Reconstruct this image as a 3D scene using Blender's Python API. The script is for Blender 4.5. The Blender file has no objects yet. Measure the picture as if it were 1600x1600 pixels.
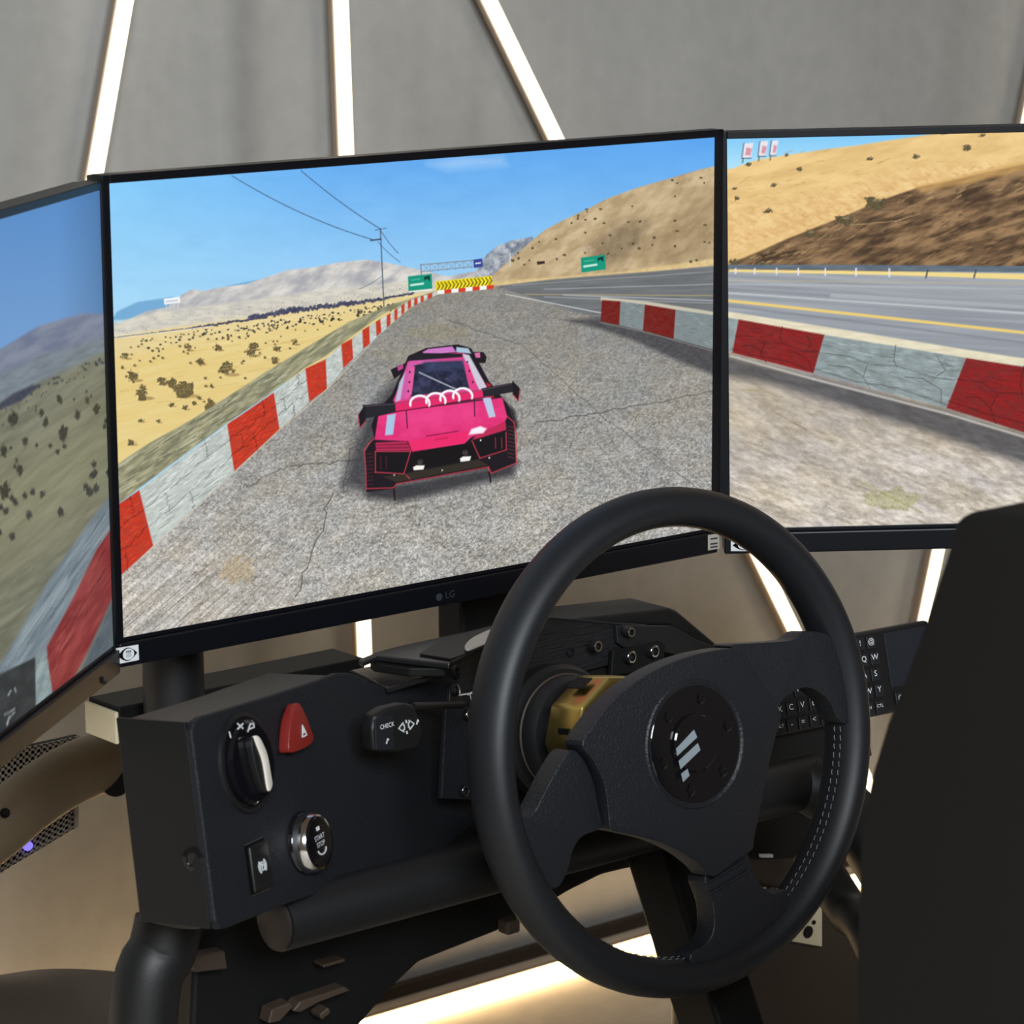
import bpy, bmesh, math, random
import numpy as np
from mathutils import Vector, Matrix

scn = bpy.context.scene
COL = scn.collection
random.seed(7)
RNG = np.random.RandomState(11)

# ------------------------------------------------------------------ camera
F_PX = 4751.8
CAM = np.array([-1.0407, -1.6639, 1.2850])
YAW, PITCH, ROLL = -0.6902, 0.2037, 0.0047
def _cam_rows():
    cy, sy = math.cos(YAW), math.sin(YAW)
    cp, sp = math.cos(PITCH), math.sin(PITCH)
    cr, sr = math.cos(ROLL), math.sin(ROLL)
    Rz = np.array([[cy, sy, 0], [-sy, cy, 0], [0, 0, 1]])
    Rx = np.array([[1, 0, 0], [0, cp, -sp], [0, sp, cp]])
    Ry = np.array([[cr, 0, -sr], [0, 1, 0], [sr, 0, cr]])
    B = np.array([[1, 0, 0], [0, 0, -1], [0, 1, 0]])
    return B @ Ry @ Rx @ Rz
RC = _cam_rows()
cam_data = bpy.data.cameras.new('camera')
cam = bpy.data.objects.new('camera', cam_data)
COL.objects.link(cam)
cam.matrix_world = Matrix(((RC[0][0], -RC[1][0], -RC[2][0], CAM[0]),
                           (RC[0][1], -RC[1][1], -RC[2][1], CAM[1]),
                           (RC[0][2], -RC[1][2], -RC[2][2], CAM[2]),
                           (0, 0, 0, 1)))
cam_data.sensor_fit = 'HORIZONTAL'
cam_data.sensor_width = 36.0
cam_data.lens = 36.0 * F_PX / 1600.0
cam_data.clip_start = 0.05
cam_data.dof.use_dof = True
cam_data.dof.focus_distance = 2.25
cam_data.dof.aperture_fstop = 22.0
scn.camera = cam

# ------------------------------------------------------------------ light
scn.view_settings.view_transform = 'Standard'
scn.view_settings.look = 'None'
scn.view_settings.exposure = 0.0
scn.view_settings.gamma = 1.0
scn.view_settings.use_curve_mapping = False
world = bpy.data.worlds.new('room_ambient')
scn.world = world
world.use_nodes = True
bg = world.node_tree.nodes['Background']
bg.inputs['Color'].default_value = (1.0, 0.77, 0.53, 1)
bg.inputs['Strength'].default_value = 0.085

def area_light(name, loc, target, size, size_y, power, color):
    l = bpy.data.lights.new(name, 'AREA')
    l.shape = 'RECTANGLE'; l.size = size; l.size_y = size_y
    l.energy = power; l.color = color
    o = bpy.data.objects.new(name, l); COL.objects.link(o)
    o.location = loc
    d = Vector(target) - Vector(loc)
    o.rotation_euler = d.to_track_quat('-Z', 'Y').to_euler()
    return o
# tall shop window high up behind the driver: cool daylight
area_light('daylight_window_offscreen', (-1.6, -3.6, 2.7), (1.4, 1.0, 1.0), 2.3, 1.2, 207, (0.90, 0.96, 1.0))
# ------------------------------------------------------------------ helpers: place a point
def ray(x, y):
    return RC.T @ np.array([(x - 800) / F_PX, (y - 800) / F_PX, 1.0])
def at(x, y, ax, val):
    d = ray(x, y)
    return CAM + d * ((val - CAM[ax]) / d[ax])
def aty(x, y, yv): return at(x, y, 1, yv)
class Frame:
    def __init__(s, O, a, t):
        s.O = np.array(O, float)
        s.U = np.array([math.cos(a), math.sin(a), 0])
        s.N = np.array([math.sin(a) * math.cos(t), -math.cos(a) * math.cos(t), math.sin(t)])
        s.V = np.cross(s.N, s.U)
    def L(s, u, v, n=0.0): return s.O + s.U * u + s.V * v + s.N * n
    def loc(s, x, y, n=0.0):
        d = ray(x, y); k = ((s.O + s.N * n - CAM) @ s.N) / (d @ s.N)
        P = CAM + k * d - s.O
        return (P @ s.U, P @ s.V)
    def pts(s, pxs, n=0.0): return [s.loc(x, y, n) for x, y in pxs]

# ------------------------------------------------------------------ helpers: objects
def empty(name, loc, label=None, cat=None, group=None):
    o = bpy.data.objects.new(name, None); COL.objects.link(o)
    o.location = tuple(loc); o.empty_display_size = 0.02
    tag(o, label, cat, group)
    return o
def tag(o, label=None, cat=None, group=None, kind=None):
    if label: o['label'] = label
    if cat: o['category'] = cat
    if group: o['group'] = group
    if kind: o['kind'] = kind
    return o
def base_of(p):
    b = Vector((0, 0, 0))
    while p is not None:
        b += p.location; p = p.parent
    return b
def obj(name, bm, mat, parent=None, smooth=None):
    """bmesh in world coordinates -> one mesh object under parent"""
    if parent is not None:
        bmesh.ops.translate(bm, verts=bm.verts, vec=-base_of(parent))
    bmesh.ops.recalc_face_normals(bm, faces=bm.faces)
    me = bpy.data.meshes.new(name)
    bm.to_mesh(me); bm.free()
    if smooth is not None:
        me.polygons.foreach_set('use_smooth', [True] * len(me.polygons))
        if smooth < 179:
            me.set_sharp_from_angle(angle=math.radians(smooth))
    me.materials.append(mat)
    o = bpy.data.objects.new(name, me); COL.objects.link(o)
    o.parent = parent
    return o
def NB(): return bmesh.new()
def vecs(a): return [Vector(tuple(float(c) for c in p)) for p in a]

def extrude_poly(bm, pts, ext, bevel=0.0, seg=3):
    """closed planar outline + extrusion vector"""
    pts = vecs(pts); ext = Vector(tuple(ext))
    b2 = bmesh.new()
    a = [b2.verts.new(p) for p in pts]; b = [b2.verts.new(p + ext) for p in pts]
    n = len(pts)
    b2.faces.new(a); b2.faces.new(list(reversed(b)))
    for i in range(n):
        b2.faces.new((a[i], b[i], b[(i + 1) % n], a[(i + 1) % n]))
    bmesh.ops.recalc_face_normals(b2, faces=b2.faces)
    if bevel > 0:
        bmesh.ops.bevel(b2, geom=list(b2.edges), offset=bevel, segments=seg, profile=0.5, affect='EDGES', clamp_overlap=True)
    merge(bm, b2)
    return bm
def merge(bm, b2):
    me = bpy.data.meshes.new('tmp'); b2.to_mesh(me); b2.free()
    bm.from_mesh(me); bpy.data.meshes.remove(me)
def box(bm, c, sx, sy, sz, U=(1, 0, 0), V=(0, 1, 0), W=(0, 0, 1), bevel=0.0, seg=2):
    c, U, V, W = np.array(c, float), np.array(U, float), np.array(V, float), np.array(W, float)
    p = [c + U * (sx / 2 * i) + V * (sy / 2 * j) - W * (sz / 2) for i, j in ((-1, -1), (1, -1), (1, 1), (-1, 1))]
    return extrude_poly(bm, p, W * sz, bevel, seg)
def catmull(pts, sub=6, closed=False):
    P = [np.array(p, float) for p in pts]; n = len(P); out = []
    rng = range(n if closed else n - 1)
    for i in rng:
        if closed: p0, p1, p2, p3 = P[i - 1], P[i], P[(i + 1) % n], P[(i + 2) % n]
        else: p0, p1, p2, p3 = P[max(i - 1, 0)], P[i], P[i + 1], P[min(i + 2, n - 1)]
        for k in range(sub):
            t = k / sub
            out.append(0.5 * ((2 * p1) + (-p0 + p2) * t + (2 * p0 - 5 * p1 + 4 * p2 - p3) * t * t + (-p0 + 3 * p1 - 3 * p2 + p3) * t ** 3))
    if not closed: out.append(P[-1])
    return out
def tube(bm, path, r, seg=24, cap=True):
    path = vecs(path); n = len(path)
    rs = r if isinstance(r, (list, tuple)) else [r] * n
    up = None; rings = []
    for i, p in enumerate(path):
        t = (path[min(i + 1, n - 1)] - path[max(i - 1, 0)]).normalized()
        if up is None:
            up = t.orthogonal().normalized()
        up = (up - t * up.dot(t)).normalized(); sd = t.cross(up)
        rings.append([bm.verts.new(p + (up * math.cos(2 * math.pi * k / seg) + sd * math.sin(2 * math.pi * k / seg)) * rs[i]) for k in range(seg)])
    for a, b in zip(rings, rings[1:]):
        for k in range(seg):
            bm.faces.new((a[k], a[(k + 1) % seg], b[(k + 1) % seg], b[k]))
    if cap:
        bm.faces.new(list(reversed(rings[0]))); bm.faces.new(rings[-1])
    return bm
def lathe(bm, O, A, prof, seg=40):
    """prof: list of (radius, offset along axis A)"""
    O = Vector(tuple(O)); A = Vector(tuple(A)).normalized(); X = A.orthogonal().normalized(); Y = A.cross(X)
    rings = []
    for r, h in prof:
        if r < 1e-6: rings.append([bm.verts.new(O + A * h)])
        else: rings.append([bm.verts.new(O + A * h + (X * math.cos(2 * math.pi * k / seg) + Y * math.sin(2 * math.pi * k / seg)) * r) for k in range(seg)])
    for a, b in zip(rings, rings[1:]):
        for k in range(seg):
            k2 = (k + 1) % seg
            if len(a) == 1 and len(b) == 1: continue
            if len(a) == 1: bm.faces.new((a[0], b[k2], b[k]))
            elif len(b) == 1: bm.faces.new((a[k], a[k2], b[0]))
            else: bm.faces.new((a[k], a[k2], b[k2], b[k]))
    return bm
def flat_poly(bm, pts):
    bm.faces.new([bm.verts.new(p) for p in vecs(pts)]); return bm
def stroke(bm, fr, pts, w, n, th=0.0004, closed=False):
    """thin printed line of width w on a frame, as small raised quads"""
    P = [np.array(p, float) for p in pts]
    if closed: P.append(P[0])
    for a, b in zip(P, P[1:]):
        d = b - a; l = np.linalg.norm(d)
        if l < 1e-9: continue
        d /= l; q = np.array([-d[1], d[0]]) * w / 2; e = d * w * 0.4
        extrude_poly(bm, [fr.L(*(x), n) for x in (a - e + q, a - e - q, b + e - q, b + e + q)], fr.N * th)
    return bm
_txt = {}
def text_shape(s):
    if s not in _txt:
        c = bpy.data.curves.new('t', 'FONT'); c.body = s; c.align_x = 'CENTER'; c.align_y = 'CENTER'; c.resolution_u = 3
        o = bpy.data.objects.new('t', c); COL.objects.link(o)
        bpy.context.view_layer.update()
        me = o.to_mesh()
        _txt[s] = ([tuple(v.co) for v in me.vertices], [tuple(p.vertices) for p in me.polygons])
        o.to_mesh_clear(); bpy.data.objects.remove(o); bpy.data.curves.remove(c)
    return _txt[s]
def text(bm, fr, s, u, v, n, size, rot=0.0, sx=1.0):
    vs, fs = text_shape(s)
    c, si = math.cos(rot), math.sin(rot)
    vv = []
    for x, y, z in vs:
        x *= size * sx; y *= size
        vv.append(bm.verts.new(Vector(tuple(fr.L(u + c * x - si * y, v + si * x + c * y, n)))))
    for f in fs:
        try: bm.faces.new([vv[i] for i in f])
        except ValueError: pass
    return bm

# ------------------------------------------------------------------ materials
def mat(name, color, rough=0.5, metal=0.0, spec=0.5, bump=0.0, bscale=200.0, var=0.0, vscale=4.0, emit=None, estr=0.0, coat=0.0, stretch=None, bdist=0.001):
    m = bpy.data.materials.new(name); m.use_nodes = True
    nt = m.node_tree; b = nt.nodes['Principled BSDF']
    b.inputs['Base Color'].default_value = (*color, 1); b.inputs['Roughness'].default_value = rough
    b.inputs['Metallic'].default_value = metal; b.inputs['Specular IOR Level'].default_value = spec
    b.inputs['Coat Weight'].default_value = coat
    tc = nt.nodes.new('ShaderNodeTexCoord')
    src = tc.outputs['Object']
    if stretch:
        mp = nt.nodes.new('ShaderNodeMapping'); mp.inputs['Scale'].default_value = stretch
        nt.links.new(src, mp.inputs['Vector']); src = mp.outputs['Vector']
    if var > 0:
        n = nt.nodes.new('ShaderNodeTexNoise'); n.inputs['Scale'].default_value = vscale; n.inputs['Detail'].default_value = 6
        r = nt.nodes.new('ShaderNodeMapRange')
        r.inputs['From Min'].default_value = 0.3; r.inputs['From Max'].default_value = 0.7
        r.inputs['To Min'].default_value = 1 - var; r.inputs['To Max'].default_value = 1 + var
        mx = nt.nodes.new('ShaderNodeVectorMath'); mx.operation = 'SCALE'; mx.inputs[0].default_value = color
        nt.links.new(src, n.inputs['Vector']); nt.links.new(n.outputs['Fac'], r.inputs['Value'])
        nt.links.new(r.outputs['Result'], mx.inputs['Scale']); nt.links.new(mx.outputs['Vector'], b.inputs['Base Color'])
    if bump > 0:
        n = nt.nodes.new('ShaderNodeTexNoise'); n.inputs['Scale'].default_value = bscale; n.inputs['Detail'].default_value = 3
        bp = nt.nodes.new('ShaderNodeBump'); bp.inputs['Strength'].default_value = bump; bp.inputs['Distance'].default_value = bdist
        nt.links.new(src, n.inputs['Vector']); nt.links.new(n.outputs['Fac'], bp.inputs['Height']); nt.links.new(bp.outputs['Normal'], b.inputs['Normal'])
    if emit:
        b.inputs['Emission Color'].default_value = (*emit, 1); b.inputs['Emission Strength'].default_value = estr
    return m
M = {}
M['leather'] = mat('black_leather', (0.0115, 0.0132, 0.0175), 0.42, bump=0.75, bscale=620, spec=0.5, bdist=0.0008)
M['rim_leather'] = mat('smooth_black_leather', (0.0095, 0.0108, 0.0138), 0.5, bump=0.10, bscale=500, bdist=0.0004)
M['plastic'] = mat('black_plastic', (0.007, 0.0072, 0.0078), 0.45, bump=0.12, bscale=600, bdist=0.0003)
M['textured'] = mat('textured_black_plastic', (0.0075, 0.009, 0.0128), 0.62, spec=0.4, bump=0.8, bscale=620, bdist=0.0008)
M['gloss'] = mat('gloss_black', (0.006, 0.006, 0.008), 0.08, coat=0.5)
M['bezel'] = mat('monitor_bezel', (0.003, 0.0035, 0.006), 0.4, spec=0.3, bump=0.05, bscale=800, bdist=0.0002)
M['semi'] = mat('semi_gloss_black', (0.014, 0.014, 0.0145), 0.25, spec=0.6, bump=0.03, bscale=300)
M['steel'] = mat('black_powder_coat', (0.007, 0.0073, 0.0082), 0.5, bump=0.25, bscale=700, bdist=0.0003)
M['dark'] = mat('dark_steel', (0.003, 0.003, 0.0032), 0.6, spec=0.3, bump=0.1, bscale=300)
M['chrome'] = mat('chrome', (0.80, 0.80, 0.81), 0.14, metal=1.0, bump=0.02, bscale=40)
M['satin'] = mat('satin_silver', (0.86, 0.80, 0.71), 0.35, metal=0.1, bump=0.05, bscale=90)
M['logo'] = mat('logo_silver', (0.36, 0.42, 0.47), 0.45, metal=0.2, bump=0.05, bscale=300)
M['red'] = mat('red_plastic', (0.22, 0.018, 0.014), 0.4, bump=0.08, bscale=500, bdist=0.0003)
M['white'] = mat('white_print', (0.72, 0.74, 0.76), 0.6, bump=0.02, bscale=200)
M['grey_print'] = mat('grey_print', (0.03, 0.036, 0.05), 0.5, bump=0.02, bscale=200)
M['gold'] = mat('gold_anodised', (0.62, 0.46, 0.13), 0.32, metal=1.0, bump=0.05, bscale=120)
M['oak'] = mat('black_brushed_plate', (0.010, 0.010, 0.012), 0.5, bump=0.9, bscale=60, stretch=(1.2, 1.2, 14.0), bdist=0.002)
M['seat'] = mat('seat_black_shell', (0.0055, 0.005, 0.0042), 0.8, spec=0.3, bump=0.25, bscale=260, bdist=0.0006)
M['brown'] = mat('dark_brown_steel', (0.045, 0.029, 0.020), 0.6, bump=0.15, bscale=200)
M['bronze'] = mat('brown_painted_tube', (0.30, 0.225, 0.14), 0.55, var=0.15, vscale=18, bump=0.1, bscale=160)
M['cream'] = mat('cream_end_cap', (0.80, 0.72, 0.50), 0.5, var=0.05, vscale=60, bump=0.05, bscale=300)
M['alu'] = mat('bare_aluminium', (0.55, 0.52, 0.46), 0.4, metal=0.3, bump=0.05, bscale=200)
M['perf'] = mat('perforated_steel', (0.55, 0.52, 0.47), 0.45, metal=0.1, bump=0.05, bscale=300)
M['cap'] = mat('dark_cap', (0.016, 0.011, 0.009), 0.6, bump=0.1, bscale=200)
M['stool'] = mat('dark_brown_leather', (0.085, 0.064, 0.047), 0.5, bump=0.3, bscale=150)
M['led_violet'] = mat('violet_indicator', (0.1, 0.05, 0.4), 0.3, bump=0.02, bscale=50, emit=(0.25, 0.2, 1.0), estr=1.2)
M['led'] = mat('led_diffuser', (0.9, 0.88, 0.8), 0.4, bump=0.02, bscale=80, emit=(1.0, 0.84, 0.60), estr=2.6)
M['led_floor'] = mat('led_diffuser_warm', (0.9, 0.86, 0.74), 0.4, bump=0.02, bscale=80, emit=(1.0, 0.70, 0.36), estr=30.0)
M['profile'] = mat('led_profile', (0.30, 0.24, 0.19), 0.5, bump=0.05, bscale=200)
M['key'] = mat('key_plastic', (0.009, 0.010, 0.013), 0.5, bump=0.05, bscale=900, bdist=0.0002)
M['touch'] = mat('touchpad', (0.014, 0.017, 0.024), 0.4, bump=0.05, bscale=900, bdist=0.0002)
M['stitch'] = mat('grey_thread', (0.20, 0.20, 0.19), 0.7, bump=0.05, bscale=500)

def concrete(name, c, seam=None):
    m = bpy.data.materials.new(name); m.use_nodes = True
    nt = m.node_tree; N = nt.nodes; Lk = nt.links; b = N['Principled BSDF']
    b.inputs['Roughness'].default_value = 0.75
    tc = N.new('ShaderNodeTexCoord')
    n1 = N.new('ShaderNodeTexNoise'); n1.inputs['Scale'].default_value = 2.2; n1.inputs['Detail'].default_value = 8; n1.inputs['Roughness'].default_value = 0.6
    n2 = N.new('ShaderNodeTexNoise'); n2.inputs['Scale'].default_value = 40; n2.inputs['Detail'].default_value = 5
    mp = N.new('ShaderNodeMapping'); mp.inputs['Scale'].default_value = (9, 9, 0.5)
    n3 = N.new('ShaderNodeTexNoise'); n3.inputs['Scale'].default_value = 1.0; n3.inputs['Detail'].default_value = 4
    Lk.new(tc.outputs['Object'], mp.inputs['Vector']); Lk.new(mp.outputs['Vector'], n3.inputs['Vector'])
    Lk.new(tc.outputs['Object'], n1.inputs['Vector']); Lk.new(tc.outputs['Object'], n2.inputs['Vector'])
    def rng(s, lo, hi):
        r = N.new('ShaderNodeMapRange'); r.inputs['From Min'].default_value = 0.3; r.inputs['From Max'].default_value = 0.7
        r.inputs['To Min'].default_value = lo; r.inputs['To Max'].default_value = hi; Lk.new(s, r.inputs['Value']); return r.outputs['Result']
    def mul(a, b_):
        k = N.new('ShaderNodeMath'); k.operation = 'MULTIPLY'; Lk.new(a, k.inputs[0]); Lk.new(b_, k.inputs[1]); return k.outputs[0]
    f = mul(mul(rng(n1.outputs['Fac'], 0.90, 1.10), rng(n2.outputs['Fac'], 0.95, 1.05)), rng(n3.outputs['Fac'], 0.93, 1.07))
    sv = N.new('ShaderNodeVectorMath'); sv.operation = 'SCALE'; sv.inputs[0].default_value = c
    Lk.new(f, sv.inputs['Scale'])
    out = sv.outputs['Vector']
    if seam:
        # dark weathered streaks left in the concrete by the form boards, at fixed places along the wall
        sp = N.new('ShaderNodeSeparateXYZ'); Lk.new(tc.outputs['Object'], sp.inputs[0])
        tot = None
        for (x0, w, dk) in seam:
            s1 = N.new('ShaderNodeMath'); s1.operation = 'SUBTRACT'; Lk.new(sp.outputs['X'], s1.inputs[0]); s1.inputs[1].default_value = x0
            s2 = N.new('ShaderNodeMath'); s2.operation = 'ABSOLUTE'; Lk.new(s1.outputs[0], s2.inputs[0])
            r = N.new('ShaderNodeMapRange'); r.interpolation_type = 'SMOOTHSTEP'
            r.inputs['From Min'].default_value = 0; r.inputs['From Max'].default_value = w
            r.inputs['To Min'].default_value = dk; r.inputs['To Max'].default_value = 1
            Lk.new(s2.outputs[0], r.inputs['Value'])
            tot = r.outputs['Result'] if tot is None else mul(tot, r.outputs['Result'])
        s3 = N.new('ShaderNodeVectorMath'); s3.operation = 'SCALE'; Lk.new(out, s3.inputs[0]); Lk.new(tot, s3.inputs['Scale']); out = s3.outputs['Vector']
    Lk.new(out, b.inputs['Base Color'])
    bp = N.new('ShaderNodeBump'); bp.inputs['Strength'].default_value = 0.15; bp.inputs['Distance'].default_value = 0.003
    Lk.new(n2.outputs['Fac'], bp.inputs['Height']); Lk.new(bp.outputs['Normal'], b.inputs['Normal'])
    return m
M['wall'] = concrete('raw_concrete', (0.40, 0.395, 0.38), seam=((0.83, 0.035, 0.78), (1.15, 0.02, 0.95), (1.95, 0.03, 0.95)))
M['floor'] = concrete('sealed_floor', (0.68, 0.60, 0.50))

# ------------------------------------------------------------------ the room
WALL_Y = 1.05
bm = NB(); box(bm, (1.0, WALL_Y + 0.1, 1.6), 7.0, 0.2, 3.2)
tag(obj('wall_back', bm, M['wall']), 'grey raw concrete wall behind the monitors', kind='structure')
bm = NB(); box(bm, (1.0, WALL_Y - 0.006, 0.008), 7.0, 0.012, 0.016, bevel=0.002)  # thin dark brown strip along the wall foot, above the floor led strip
tag(obj('foot_strip_back', bm, M['brown']), 'thin dark brown strip along the foot of the concrete wall', kind='structure')
bm = NB(); box(bm, (1.0, -0.95, -0.05), 7.0, 4.0, 0.1)
tag(obj('floor', bm, M['floor']), 'tan sealed floor under the racing rig', kind='structure')

# ------------------------------------------------------------------ light strips on the wall
def strip(p0, p1, w, label, material, depth=0.009, name='led_light_strip'):
    p0, p1 = np.array(p0), np.array(p1); d = p1 - p0; l = np.linalg.norm(d); d /= l
    q = np.cross(d, [0, -1, 0]); c = (p0 + p1) / 2
    e = empty(name, (p0 if p0[2] < p1[2] else p1), label, 'light strip', 'led strips on the concrete wall')
    bm = NB(); box(bm, c + np.array([0, -0.004, 0]), l, 0.008, w * 1.12, d, (0, 1, 0), q, 0.001)
    obj('mounting_profile', bm, M['profile'], e)
    bm = NB(); box(bm, c + np.array([0, -0.008 - depth / 2, 0]), l, depth, w, d, (0, 1, 0), q, min(w, depth) * 0.35, 4)
    obj('diffuser', bm, material, e, 40)
    return e
def wl(x, y): return aty(x, y, WALL_Y - 0.02)
def wl_ext(a, b, z0, z1):
    A, B = wl(*a), wl(*b); k = (B - A) / (B[2] - A[2])
    return A + k * (z0 - A[2]), A + k * (z1 - A[2])
SW = 0.0165
strip(*wl_ext((186, 0), (139, 270), 0.10, 1.62), SW, 'led strip leaning on the wall above the left monitor joint', M['led'])
strip(*wl_ext((522, 0), (559, 1000), 0.10, 1.62), SW, 'upright led strip on the wall behind the middle monitor', M['led'])
strip(*wl_ext((754, 0), (1232, 985), 0.03, 1.62), SW, 'led strip slanting down behind the steering wheel to the floor corner', M['led'])
strip(*wl_ext((1594, 190), (1397, 1140), 0.03, 1.62), SW, 'led strip slanting down between right monitor and keyboard', M['led'])
e = strip((-1.2, 0.99, 0.0075), (4.2, 0.99, 0.0075), 0.013, 'long led strip lying along the foot of the wall', M['led_floor'])

# ------------------------------------------------------------------ screen pictures
class Painter:
    """paints what a screen shows, in picture units (px), at the vertices of the screen grid"""
    def __init__(s, X, Y):
        s.X, s.Y = X, Y; s.C = np.zeros(X.shape + (3,))
        s.x0 = X.min(axis=1); s.tab = np.random.RandomState(3).rand(512, 512)
    def noise(s, X, Y):
        xi = np.floor(X).astype(int); yi = np.floor(Y).astype(int); fx = X - xi; fy = Y - yi
        fx = fx * fx * (3 - 2 * fx); fy = fy * fy * (3 - 2 * fy); t = s.tab
        a = t[xi & 511, yi & 511]; b = t[(xi + 1) & 511, yi & 511]; c = t[xi & 511, (yi + 1) & 511]; d = t[(xi + 1) & 511, (yi + 1) & 511]
        return (a * (1 - fx) + b * fx) * (1 - fy) + (c * (1 - fx) + d * fx) * fy
    def fbm(s, X, Y, o=4):
        v = 0; a = 0.5; n = 0
        for k in range(o):
            v = v + a * s.noise(X * 2 ** k + 17 * k, Y * 2 ** k + 31 * k); n += a; a *= 0.55
        return v / n
    def bbox(s, pts, m=3):
        p = np.array(pts); x0, y0 = p.min(0) - m; x1, y1 = p.max(0) + m
        msk = (s.X >= x0) & (s.X <= x1) & (s.Y >= y0) & (s.Y <= y1)
        ii = np.where(msk.any(1))[0]; jj = np.where(msk.any(0))[0]
        if len(ii) == 0 or len(jj) == 0: return None
        return slice(ii[0], ii[-1] + 1), slice(jj[0], jj[-1] + 1)
    def cover(s, sl, pts, soft=0.8):
        X, Y = s.X[sl], s.Y[sl]; ins = np.zeros(X.shape, bool); dm = np.full(X.shape, 1e9)
        n = len(pts)
        for i in range(n):
            x0, y0 = pts[i]; x1, y1 = pts[(i + 1) % n]
            if y0 != y1:
                c = ((y0 > Y) != (y1 > Y)); xc = x0 + (Y - y0) / (y1 - y0) * (x1 - x0); ins ^= c & (X < xc)
            dx, dy = x1 - x0, y1 - y0; L = dx * dx + dy * dy + 1e-9
            t = np.clip(((X - x0) * dx + (Y - y0) * dy) / L, 0, 1)
            dm = np.minimum(dm, (X - x0 - t * dx) ** 2 + (Y - y0 - t * dy) ** 2)
        d = np.sqrt(dm); d = np.where(ins, d, -d)
        return np.clip(0.5 + d / (2 * soft), 0, 1)
    def poly(s, pts, col, soft=0.8, alpha=1.0, tex=0.0, sc=(0.2, 0.2), rot=0.0, col2=None, o=4):
        sl = s.bbox(pts, 3 + soft)
        if sl is None: return
        a = s.cover(sl, pts, soft) * alpha
        X, Y = s.X[sl], s.Y[sl]; c = np.ones(X.shape + (3,)) * np.array(col, float)
        if col2 is not None or tex:
            cr, sr = math.cos(rot), math.sin(rot)
            f = s.fbm((X * cr + Y * sr) * sc[0], (-X * sr + Y * cr) * sc[1], o)
            f = np.clip((f - 0.5) * 2.2 + 0.5, 0, 1)[..., None]
            if col2 is not None: c = c * (1 - f) + np.array(col2, float) * f
            if tex: c = c + (f - 0.5) * 2 * tex
        s.C[sl] = s.C[sl] * (1 - a[..., None]) + c * a[..., None]
    def line(s, pts, w, col, alpha=1.0, soft=0.7):
        for (x0, y0), (x1, y1) in zip(pts, pts[1:]):
            sl = s.bbox([(x0, y0), (x1, y1)], w + 2)
            if sl is None: continue
            X, Y = s.X[sl], s.Y[sl]; dx, dy = x1 - x0, y1 - y0; L = dx * dx + dy * dy + 1e-9
            t = np.clip(((X - x0) * dx + (Y - y0) * dy) / L, 0, 1)
            d = np.sqrt((X - x0 - t * dx) ** 2 + (Y - y0 - t * dy) ** 2)
            a = np.clip(0.5 + (w / 2 - d) / (2 * soft), 0, 1) * alpha * min(1, w / 0.9)
            s.C[sl] = s.C[sl] * (1 - a[..., None]) + np.array(col, float) * a[..., None]
    def blob(s, x, y, rx, ry, col, alpha=1.0, rough=0.5):
        sl = s.bbox([(x - rx * 1.6, y - ry * 1.6), (x + rx * 1.6, y + ry * 1.6)])
        if sl is None: return
        X, Y = s.X[sl], s.Y[sl]
        r = np.sqrt(((X - x) / rx) ** 2 + ((Y - y) / ry) ** 2) + rough * (s.fbm(X * 1.1 / max(rx, 2) * 2, Y * 1.1 / max(rx, 2) * 2, 3) - 0.5) * 1.6
        a = np.clip((1.05 - r) * 3.0 * max(1, min(rx, ry) / 4), 0, 1) * alpha
        sh = np.clip(0.75 + 0.55 * (s.noise(X * 0.7, Y * 0.7)), 0, 2)
        c = np.array(col, float) * sh[..., None]
        s.C[sl] = s.C[sl] * (1 - a[..., None]) + c * a[..., None]
    def ring(s, x, y, rx, ry, w, col):
        pts = [(x + rx * math.cos(k * math.pi / 12), y + ry * math.sin(k * math.pi / 12)) for k in range(25)]
        s.line(pts, w, col)
    def grade(s, fn):
        s.C = fn(s.C)

def homography(src, dst):
    A = []
    for (x, y), (u, v) in zip(src, dst):
        A.append([x, y, 1, 0, 0, 0, -u * x, -u * y, -u]); A.append([0, 0, 0, x, y, 1, -v * x, -v * y, -v])
    return np.linalg.svd(np.array(A))[2][-1].reshape(3, 3)
def picture_grid(fr, w, h, nx, ny, ss=2):
    """picture units of the screen's own plane"""
    us = (np.arange(nx * ss) + 0.5) / (nx * ss) * w; vs = h - (np.arange(ny * ss) + 0.5) / (ny * ss) * h
    U, V = np.meshgrid(us, vs)
    P = fr.O[None, None, :] + U[..., None] * fr.U + V[..., None] * fr.V - CAM
    Q = P @ RC.T
    return 800 + F_PX * Q[..., 0] / Q[..., 2], 800 + F_PX * Q[..., 1] / Q[..., 2]

def wave(y0, y1, n, amp, seed):
    r = np.random.RandomState(seed); return [(x, y) for x, y in zip(np.linspace(*y0, n), np.linspace(*y1, n) + r.randn(n) * amp)]

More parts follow.
